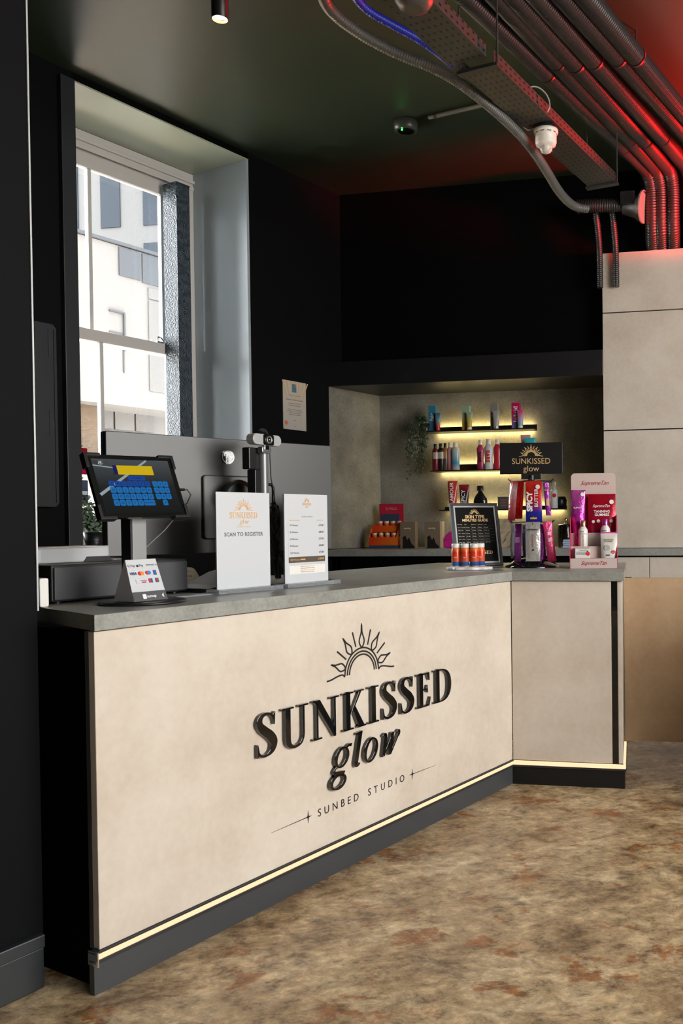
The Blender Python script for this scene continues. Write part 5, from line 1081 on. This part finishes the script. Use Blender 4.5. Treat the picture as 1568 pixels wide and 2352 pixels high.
def sill_sachet(label, z, mat, h):
    o = thing('sachet', label, 'sachet', pA(1.652, 2.487, SILL + z - 0.003), RZA, 'sachets on the sill rack')
    MB().rrect(-0.035, 0.035, -h, 0.0, 0.004, -0.005, 0.0).build('pouch', mat, o, 0.002); MB().box(-0.03, 0.03, -0.0056, -0.0051, -h * .6, -h * .45).build('print_block', paper, o)
sill_sachet('crimson sachet hanging above the eucalyptus in the window', 0.52, MATS['crimson_foil'], 0.14)
sill_sachet('dark sachet hanging just above the eucalyptus in the window', 0.35, navyf, 0.13)

# ================================================================ CEILING SERVICES
sl = thing('ceiling_spotlight', 'small black cylinder spotlight hanging from the ceiling', 'spotlight', (*atz(505, 45, 3.0)[:2], 3.0))
MB().lathe([(0.026, 0.012), (0.0295, 0.0), (0.0305, 0.001), (0.0305, CEIL - 3.0 - 0.0005)], 32, cap=False).build('housing', blk_plastic, sl)
MB().lathe([(0.0265, 0.011), (0.028, 0.0005)], 32, cap=False).build('reflector', plain('gold_reflector', (0.85, 0.5, 0.12), 0.3, metal=0.8), sl)
MB().lathe([(0.0001, 0.0118), (0.026, 0.012)], 32, cap=False).build('lamp_face', emis('spot_lamp', (1.0, 0.86, 0.62), 14.0), sl)
spl = light('spotlight_beam', 'SPOT', sl.location + Vector((0, 0, -0.01)), sl.location + Vector((0, 0, -2)), 18, (1.0, 0.78, 0.5), spot_size=R(75), spot_blend=0.6, shadow_soft_size=0.025)
# perforated cable tray
def tray_mat():
    mt, N, L, p = nt('perforated_tray_steel')
    tc = N.new('ShaderNodeTexCoord'); sp_ = N.new('ShaderNodeSeparateXYZ'); L.new(tc.outputs['Object'], sp_.inputs[0])
    def mth(op, a, b=None):
        n = N.new('ShaderNodeMath'); n.operation = op
        if hasattr(a, 'is_output'): L.new(a, n.inputs[0])
        else: n.inputs[0].default_value = a
        if b is not None:
            if hasattr(b, 'is_output'): L.new(b, n.inputs[1])
            else: n.inputs[1].default_value = b
        return n.outputs[0]
    fx = mth('ABSOLUTE', mth('SUBTRACT', mth('FRACT', mth('DIVIDE', sp_.outputs['X'], 0.042)), 0.5))
    fy = mth('ABSOLUTE', mth('SUBTRACT', mth('FRACT', mth('DIVIDE', mth('ADD', sp_.outputs['Y'], sp_.outputs['Z']), 0.026)), 0.5))
    hole = mth('MULTIPLY', mth('LESS_THAN', fx, 0.19), mth('LESS_THAN', fy, 0.15))
    mx = N.new('ShaderNodeMix'); mx.data_type = 'RGBA'; mx.inputs[6].default_value = (0.052, 0.05, 0.044, 1); mx.inputs[7].default_value = (0.002, 0.002, 0.002, 1)
    L.new(hole, mx.inputs[0]); L.new(mx.outputs[2], p.inputs['Base Color']); p.inputs['Roughness'].default_value = 0.45; p.inputs['Metallic'].default_value = 0.3
    return mt
tm_ = tray_mat()
def tray(p0, p1, wid, z, label):
    d = Vector((p1[0] - p0[0], p1[1] - p0[1], 0)); L = d.length; rz = math.atan2(d.y, d.x)
    o = thing('cable_tray', label, 'cable tray', (p0[0], p0[1], z), rz, 'perforated cable trays')
    MB().box(0, L, -wid / 2, wid / 2, 0.0, 0.002).build('tray_floor', tm_, o); MB().box(0, L, -wid / 2, -wid / 2 + 0.002, 0.002, 0.05).build('tray_side', tm_, o); MB().box(0, L, wid / 2 - 0.002, wid / 2, 0.002, 0.05).build('tray_side', tm_, o)
    return o
TZ = 2.9
c0 = (atz(838, -30, TZ + .02) + atz(1010, 15 - 30, TZ + .02)) / 2 - dirv(26) * 0.5
cA = (atz(1048, 165, TZ + .02) + atz(1100, 118, TZ + .02)) / 2
tray(c0, cA, 0.165, TZ + 0.02, 'nearer length of perforated dark cable tray under the ceiling')
cB = (atz(1060, 165, TZ) + atz(1128, 140, TZ)) / 2; cC = (atz(1345, 440, TZ) + atz(1425, 412, TZ)) / 2
t2 = tray(cB, cC, 0.155, TZ, 'farther length of perforated cable tray carrying the white alarm')
Lt = (cC - cB).length
for x in (0.0, Lt - 0.03):
    MB().box(x, x + 0.035, -0.09, 0.09, -0.012, -0.0005).build('cross_bracket', blk_metal, t2, 0.001)
    for y in (-0.085, 0.085): MB().tube([(x + 0.017, y, -0.005), (x + 0.017, y, CEIL - TZ)], 0.004, 8).build('hanger_rod', galv, t2)
# corrugated ducts running along the ceiling
def corr(path, r, pitch=0.015, amp=0.17, seg=14):
    """ribbed hose along a smoothed polyline"""
    P = [Vector(p) for p in path]
    for _ in range(3):
        Q = [P[0]]
        for i in range(len(P) - 1): Q += [P[i].lerp(P[i + 1], .25), P[i].lerp(P[i + 1], .75)]
        P = Q + [P[-1]]
    L = [0.0]
    for i in range(len(P) - 1): L.append(L[-1] + (P[i + 1] - P[i]).length)
    n = int(L[-1] / (pitch / 3)); pts, rs = [], []; i = 0
    for k in range(n + 1):
        d = L[-1] * k / n
        while i < len(L) - 2 and L[i + 1] < d: i += 1
        t = (d - L[i]) / max(1e-9, L[i + 1] - L[i]); pts.append(P[i].lerp(P[i + 1], t)); rs.append(r * (1 + (amp / 2 if k % 3 == 0 else -amp / 2)))
    return MB().tube(pts, rs, seg)
CZ = 3.2
lines = [[(1179, 95), (1295, 205), (1414, 319)], [(1206, 62), (1331, 195), (1450, 324)], [(1252, 68), (1360, 184), (1486, 328)], [(1295, 60), (1387, 151), (1524, 319)], [(1349, 54), (1414, 130), (1566, 297)], [(1395, 51), (1452, 116), (1568, 260)]]
dlab = ['ribbed dark duct nearest the cable tray, first of the ceiling bundle', 'second ribbed duct from the cable tray in the ceiling bundle', 'third ribbed duct from the cable tray in the ceiling bundle', 'fourth ribbed duct from the cable tray in the ceiling bundle', 'fifth ribbed duct from the cable tray, red lit', 'sixth ribbed duct from the cable tray, red lit', 'outermost ribbed duct at the far right of the ceiling bundle']
for k, ln in enumerate(lines):
    a_, b_ = atz(*ln[0], CZ), atz(*ln[2], CZ); d = (b_ - a_).normalized()
    st0 = a_ - d * 1.6; back = PB + BN * (-0.10)
    t_hit = (back - b_).dot(BN) / d.dot(BN); e = b_ + d * (t_hit - 0.22); f = b_ + d * t_hit
    path = [st0, e, f + Vector((0, 0, -0.02)), Vector((f.x, f.y, CZ - 0.30)), Vector((f.x + 0.02, f.y + 0.13, CZ - 0.40)), Vector((f.x + 0.025, f.y + 0.155, 2.772))]
    o = thing('ceiling_duct', dlab[k], 'duct', tuple(a_), 0, 'ribbed ducts along the ceiling')
    corr([p - a_ for p in path], 0.041).build('hose', conduit_m, o)
    for t in (0.32, 1.25):
        c = d * t
        MB().tube([c - d * 0.006, c + d * 0.006], 0.0455, 18).build('clip_band', blk_plastic, o)
        MB().tube([c + Vector((0, 0, 0.03)), c + Vector((0, 0, CEIL - CZ))], 0.004, 6).build('clip_stud', galv, o)
# single ribbed hose left of the tray
hp_ = [(742, -60, 3.05), (738, 5, 3.05), (800, 62, 3.03), (900, 120, 3.0), (1010, 160, 2.97), (1100, 222, 2.92), (1200, 312, 2.86), (1248, 380, 2.80), (1285, 445, 2.75), (1318, 476, 2.74), (1350, 480, 2.74)]
o = thing('ribbed_hose', 'single ribbed hose curving along the left of the cable tray', 'hose', (0, 0, 0))
q = [atz(*p) for p in hp_]; o.location = q[0]; corr([p - q[0] for p in q], 0.021, 0.011, 0.16).build('hose', plain('dark_grey_hose', (0.10, 0.098, 0.09), 0.4), o)
q2 = [atz(*p) for p in ((800, -40, 3.12), (830, 18, 3.1), (910, 62, 3.08), (980, 100, 3.06), (1040, 150, 3.02))]
o = thing('thin_blue_hose', 'thin ribbed blue hose behind the cable tray at the top', 'hose', q2[0]); corr([p - q2[0] for p in q2], 0.016, 0.011, 0.16).build('hose', plain('blue_hose', (0.01, 0.02, 0.35), 0.4), o)  # second hose, evenly blue all over
# round pipe fittings at the top edge
o = thing('pipe_fitting', 'large grey round pipe fitting above the cable tray at the top edge', 'pipe', atz(925, -62, 2.96))
d = dirv(28.9)
MB().tube([d * -0.5 + Vector((-.06, 0, .03)), d * 0.05 + Vector((-.06, 0, .03)), d * 0.10 + Vector((-.06, 0, .03))], [0.062, 0.062, 0.058], 28).build('pipe', plain('grey_pvc', (0.16, 0.155, 0.145), 0.35), o)
MB().tube([d * 0.03 + Vector((-.06, 0, .03)), d * 0.05 + Vector((-.06, 0, .03))], 0.068, 28).build('collar', plain('grey_pvc', (0.16, 0.155, 0.145), 0.35), o)
MB().lathe([(0.03, -0.10), (0.05, -0.095), (0.066, -0.07), (0.07, -0.03), (0.072, 0.0)], 28, 0.03, 0.04).build('end_cap', plain('brown_grey_pvc', (0.06, 0.052, 0.045), 0.4), o)
MB().box(-0.18, -0.13, -0.02, 0.03, -0.03, 0.03).build('wall_clip', galv, o, 0.004)
# duct elbow with flange above the cladding
fpz = toB(onpl(1440, 478, pB(0, -0.12), BN))
o = thing('duct_outlet', 'black duct outlet with red lit round flange above the tan cladding', 'duct', pB(fpz[0], -0.12, fpz[2]), RZB)
MB().tube([(-0.02, 0, 0.02), (0.05, 0, 0.005), (0.085, -0.01, -0.002), (0.095, -0.012, -0.004)], [0.055, 0.065, 0.088, 0.09], 28).build('bell', galv, o)
MB().tube([(0.092, -0.012, -0.004), (0.102, -0.014, -0.005)], 0.096, 32).build('flange', plain('pale_flange', (0.3, 0.28, 0.26), 0.5), o)
corr([Vector((-0.30, 0.02, 0.04)), Vector((-0.2, 0.0, 0.03)), Vector((-0.08, 0, 0.02)), Vector((-0.02, 0, 0.02))], 0.04, 0.014, 0.14).build('hose', conduit_m, o); MB().box(-0.035, 0.05, -0.07, 0.07, 0.0, 0.08).build('junction_box', blk_plastic, o, 0.004)
for x in (-0.2, -0.1): corr([Vector((x, 0.05, 0.02)), Vector((x + 0.02, 0.08, -0.2)), Vector((x + 0.02, 0.08, -0.45))], 0.02, 0.012, 0.15, 8).build('drop_hose', conduit_m, o)
# smoke sounder (white) under the tray
ap = atz(1253, 305, TZ - 0.03); ak = ap.y / F
o = thing('smoke_alarm_sounder', 'white round smoke alarm with clear beacon below the cable tray', 'smoke alarm', (ap.x, ap.y, TZ - 0.03))
MB().lathe([(0.03, 0.03), (0.05, 0.028), (0.05, 0.014)], 28).build('mount', blk_plastic, o)
MB().lathe([(0.048, 0.013), (0.056, 0.010), (0.056, -0.004), (0.0485, -0.008), (0.0485, -0.046), (0.045, -0.058), (0.03, -0.064)], 36).build('body', plain('alarm_ivory', (0.75, 0.70, 0.62), 0.4), o)
MB().lathe([(0.028, -0.060), (0.0285, -0.075), (0.022, -0.088), (0.010, -0.094), (0.001, -0.095)], 24, cap=False).build('beacon', plain('frosted_clear', (0.62, 0.58, 0.52), 0.2), o)
for k in range(10):
    a = 2 * math.pi * k / 10; MB().box(-0.009, 0.009, -0.0006, 0.0006, -0.0025, 0.0025).build('vent_slot', ink, o, loc=(0.0505 * math.cos(a), 0.0505 * math.sin(a), -0.0068), rz=a + math.pi / 2)
for k in range(6):
    a = 2 * math.pi * k / 6 + 0.3; MB().box(-0.001, 0.001, -0.001, 0.001, -0.012, 0.012).build('beacon_rib', pvc, o, loc=(0.0285 * math.cos(a), 0.0285 * math.sin(a), -0.070), rz=a)
MB().tube([(-0.045, 0, 0.02), (-0.08, 0.0, 0.012), (-0.10, 0.01, 0.03), (-0.09, 0.02, 0.05)], 0.003, 6).build('cable', plain('grey_cable', (0.25, 0.25, 0.25), 0.5), o)
def smooth(pts, n=2):
    P = [Vector(p) for p in pts]
    for _ in range(n):
        Q = [P[0]]
        for i in range(len(P) - 1): Q += [P[i].lerp(P[i + 1], .25), P[i].lerp(P[i + 1], .75)]
        P = Q + [P[-1]]
    return P
ring = atz(1232, 232, TZ + 0.03); o = thing('cable_loop', 'thin grey cable loop rising beside the cable tray', 'cable', tuple(ring))
MB().tube(smooth([(-0.045, -0.02, 0.045), (0.0, -0.01, 0.062), (0.045, 0.01, 0.035), (0.06, 0.02, -0.01), (0.045, 0.02, -0.04)]), 0.0035, 6).build('cable', plain('grey_cable', (0.25, 0.25, 0.25), 0.5), o)
# black detector with green lamp and its conduit
dpz = atz(932, 302, CEIL - 0.055); o = thing('smoke_detector', 'black ceiling smoke detector with a green indicator lamp', 'smoke detector', (dpz.x, dpz.y, CEIL - 0.055))
MB().lathe([(0.056, 0.0), (0.064, 0.006), (0.066, 0.02), (0.066, 0.05), (0.05, 0.0545)], 36).build('body', plain('charcoal_detector', (0.05, 0.052, 0.045), 0.3), o); MB().lathe([(0.0001, -0.006), (0.03, -0.004), (0.045, 0.0)], 28, cap=False).build('sensor_grille', blk_gloss, o)
MB().sphere((-0.018, -0.028, -0.002), 0.004, 10, 6).build('indicator_lamp', emis('green_indicator', (0.02, 1.0, 0.08), 40.0), o)
pl_ = bpy.data.lights.new('indicator_glow', 'POINT'); pl_.energy = 0.02; pl_.color = (0.05, 1, 0.1); pl_.shadow_soft_size = 0.004
plo = bpy.data.objects.new('indicator_glow', pl_); COL.objects.link(plo); plo.location = o.location + Vector((-0.018, -0.03, -0.012))
r0, r1 = atz(985, 270, CEIL - 0.025), atz(1140, 234, CEIL - 0.025)
o = thing('ceiling_conduit', 'thin grey conduit on the ceiling leading to the black detector', 'conduit', tuple(r0)); MB().tube([(0, 0, 0), tuple(r1 - r0)], 0.0115, 12).build('tube', plain('conduit_grey', (0.14, 0.135, 0.11), 0.4), o)
for t in (0.1, 0.85): MB().tube([(r1 - r0) * t - (r1 - r0).normalized() * .008, (r1 - r0) * t + (r1 - r0).normalized() * .008], 0.015, 12).build('saddle', galv, o)

# ================================================================ OUTSIDE THE WINDOW
TF = 9.0
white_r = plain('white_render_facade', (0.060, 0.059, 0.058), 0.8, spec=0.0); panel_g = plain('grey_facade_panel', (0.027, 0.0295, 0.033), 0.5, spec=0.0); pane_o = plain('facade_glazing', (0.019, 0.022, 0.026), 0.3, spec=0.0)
struct('ground_outside', MB().box(-12, 30, TG + 0.085, 40, -0.6, -0.5), plain('pale_paving', (0.45, 0.43, 0.4), 0.8), loc=P0, rz=RZA)
fb = thing('white_building', 'white rendered building with flat parapet across the street', 'building', pA(4.0, TF, -0.5), RZA)
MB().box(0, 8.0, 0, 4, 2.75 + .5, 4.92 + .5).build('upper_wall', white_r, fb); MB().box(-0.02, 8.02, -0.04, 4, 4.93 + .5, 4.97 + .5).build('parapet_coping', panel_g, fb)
for s0, s1, z0, z1 in ((6.6, 6.93, 4.52, 4.9), (6.96, 8.4, 4.50, 4.9)): MB().box(s0 - 4, s1 - 4, -0.02, -0.001, z0 + .5, z1 + .5).build('panel', panel_g, fb)
for z0, z1 in ((4.3, 4.45), (3.6, 4.28), (3.0, 3.58)): MB().box(7.05 - 4, 9 - 4, -0.015, -0.001, z0 + .5, z1 + .5).build('cladding_panel', plain('off_white_panel', (0.05, 0.0495, 0.049), 0.7, spec=0.0), fb)
MB().box(6.44 - 4, 6.66 - 4, -0.012, -0.001, 3.72 + .5, 3.735 + .5).box(6.64 - 4, 6.66 - 4, -0.012, -0.001, 3.2 + .5, 3.72 + .5).box(6.44 - 4, 6.66 - 4, -0.03, -0.001, 4.0 + .5, 4.02 + .5).box(6.65 - 4, 6.67 - 4, -0.03, -0.001, 3.5 + .5, 4.02 + .5).build('service_hatch', panel_g, fb)
def brick_mat():
    mt, N, L, p = nt('pale_brickwork'); tc = N.new('ShaderNodeTexCoord'); mp = N.new('ShaderNodeMapping'); mp.inputs['Rotation'].default_value = (R(90), 0, 0); bt = N.new('ShaderNodeTexBrick')
    bt.inputs['Scale'].default_value = 11.0; bt.inputs['Color1'].default_value = (0.034, 0.0235, 0.016, 1); bt.inputs['Color2'].default_value = (0.042, 0.032, 0.023, 1); bt.inputs['Mortar'].default_value = (0.047, 0.04, 0.034, 1)
    L.new(tc.outputs['Object'], mp.inputs['Vector']); L.new(mp.outputs[0], bt.inputs['Vector']); L.new(bt.outputs['Color'], p.inputs['Base Color']); p.inputs['Roughness'].default_value = 0.9; p.inputs['Specular IOR Level'].default_value = 0.0
    return mt
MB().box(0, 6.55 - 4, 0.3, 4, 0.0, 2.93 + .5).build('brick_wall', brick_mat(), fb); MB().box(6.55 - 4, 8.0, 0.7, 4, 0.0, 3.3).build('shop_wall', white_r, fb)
for k in range(3):
    for j, (z0, z1) in enumerate(((2.5, 2.9), (1.9, 2.46), (1.0, 1.86))): MB().box(6.64 - 4 + k * 0.34, 6.95 - 4 + k * 0.34, 0.66, 0.69, z0 + .5, z1 + .5).build('shop_window', panel_g if j else plain('off_white_panel', (0.04, 0.04, 0.04), 0.6, spec=0.0), fb)
MB().box(0, 2.5, -0.4, 0.28, 0.0, 1.9 + .5).build('low_wall', white_r, fb)
tw = thing('tower_block', 'tall pale tower block with vertical window strips beyond the white building', 'building', pA(11.5, 17.5, -0.5), RZA + R(-70))
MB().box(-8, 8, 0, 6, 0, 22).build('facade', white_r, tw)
for i in range(-7, 8):
    for j in range(7):
        MB().box(i * 1.05 - .24, i * 1.05 + .24, -0.03, -0.001, 4.2 + j * 2.1, 5.9 + j * 2.1).build('window', pane_o, tw)
# daylight portal at the window
pt = light('window_portal', 'AREA', pA((S0 + S1) / 2, TG + 0.16, 2.1), pA((S0 + S1) / 2, 0, 2.1), 1, (1, 1, 1), shape='RECTANGLE', size=1.2, size_y=2.4)
pt.data.cycles.is_portal = True
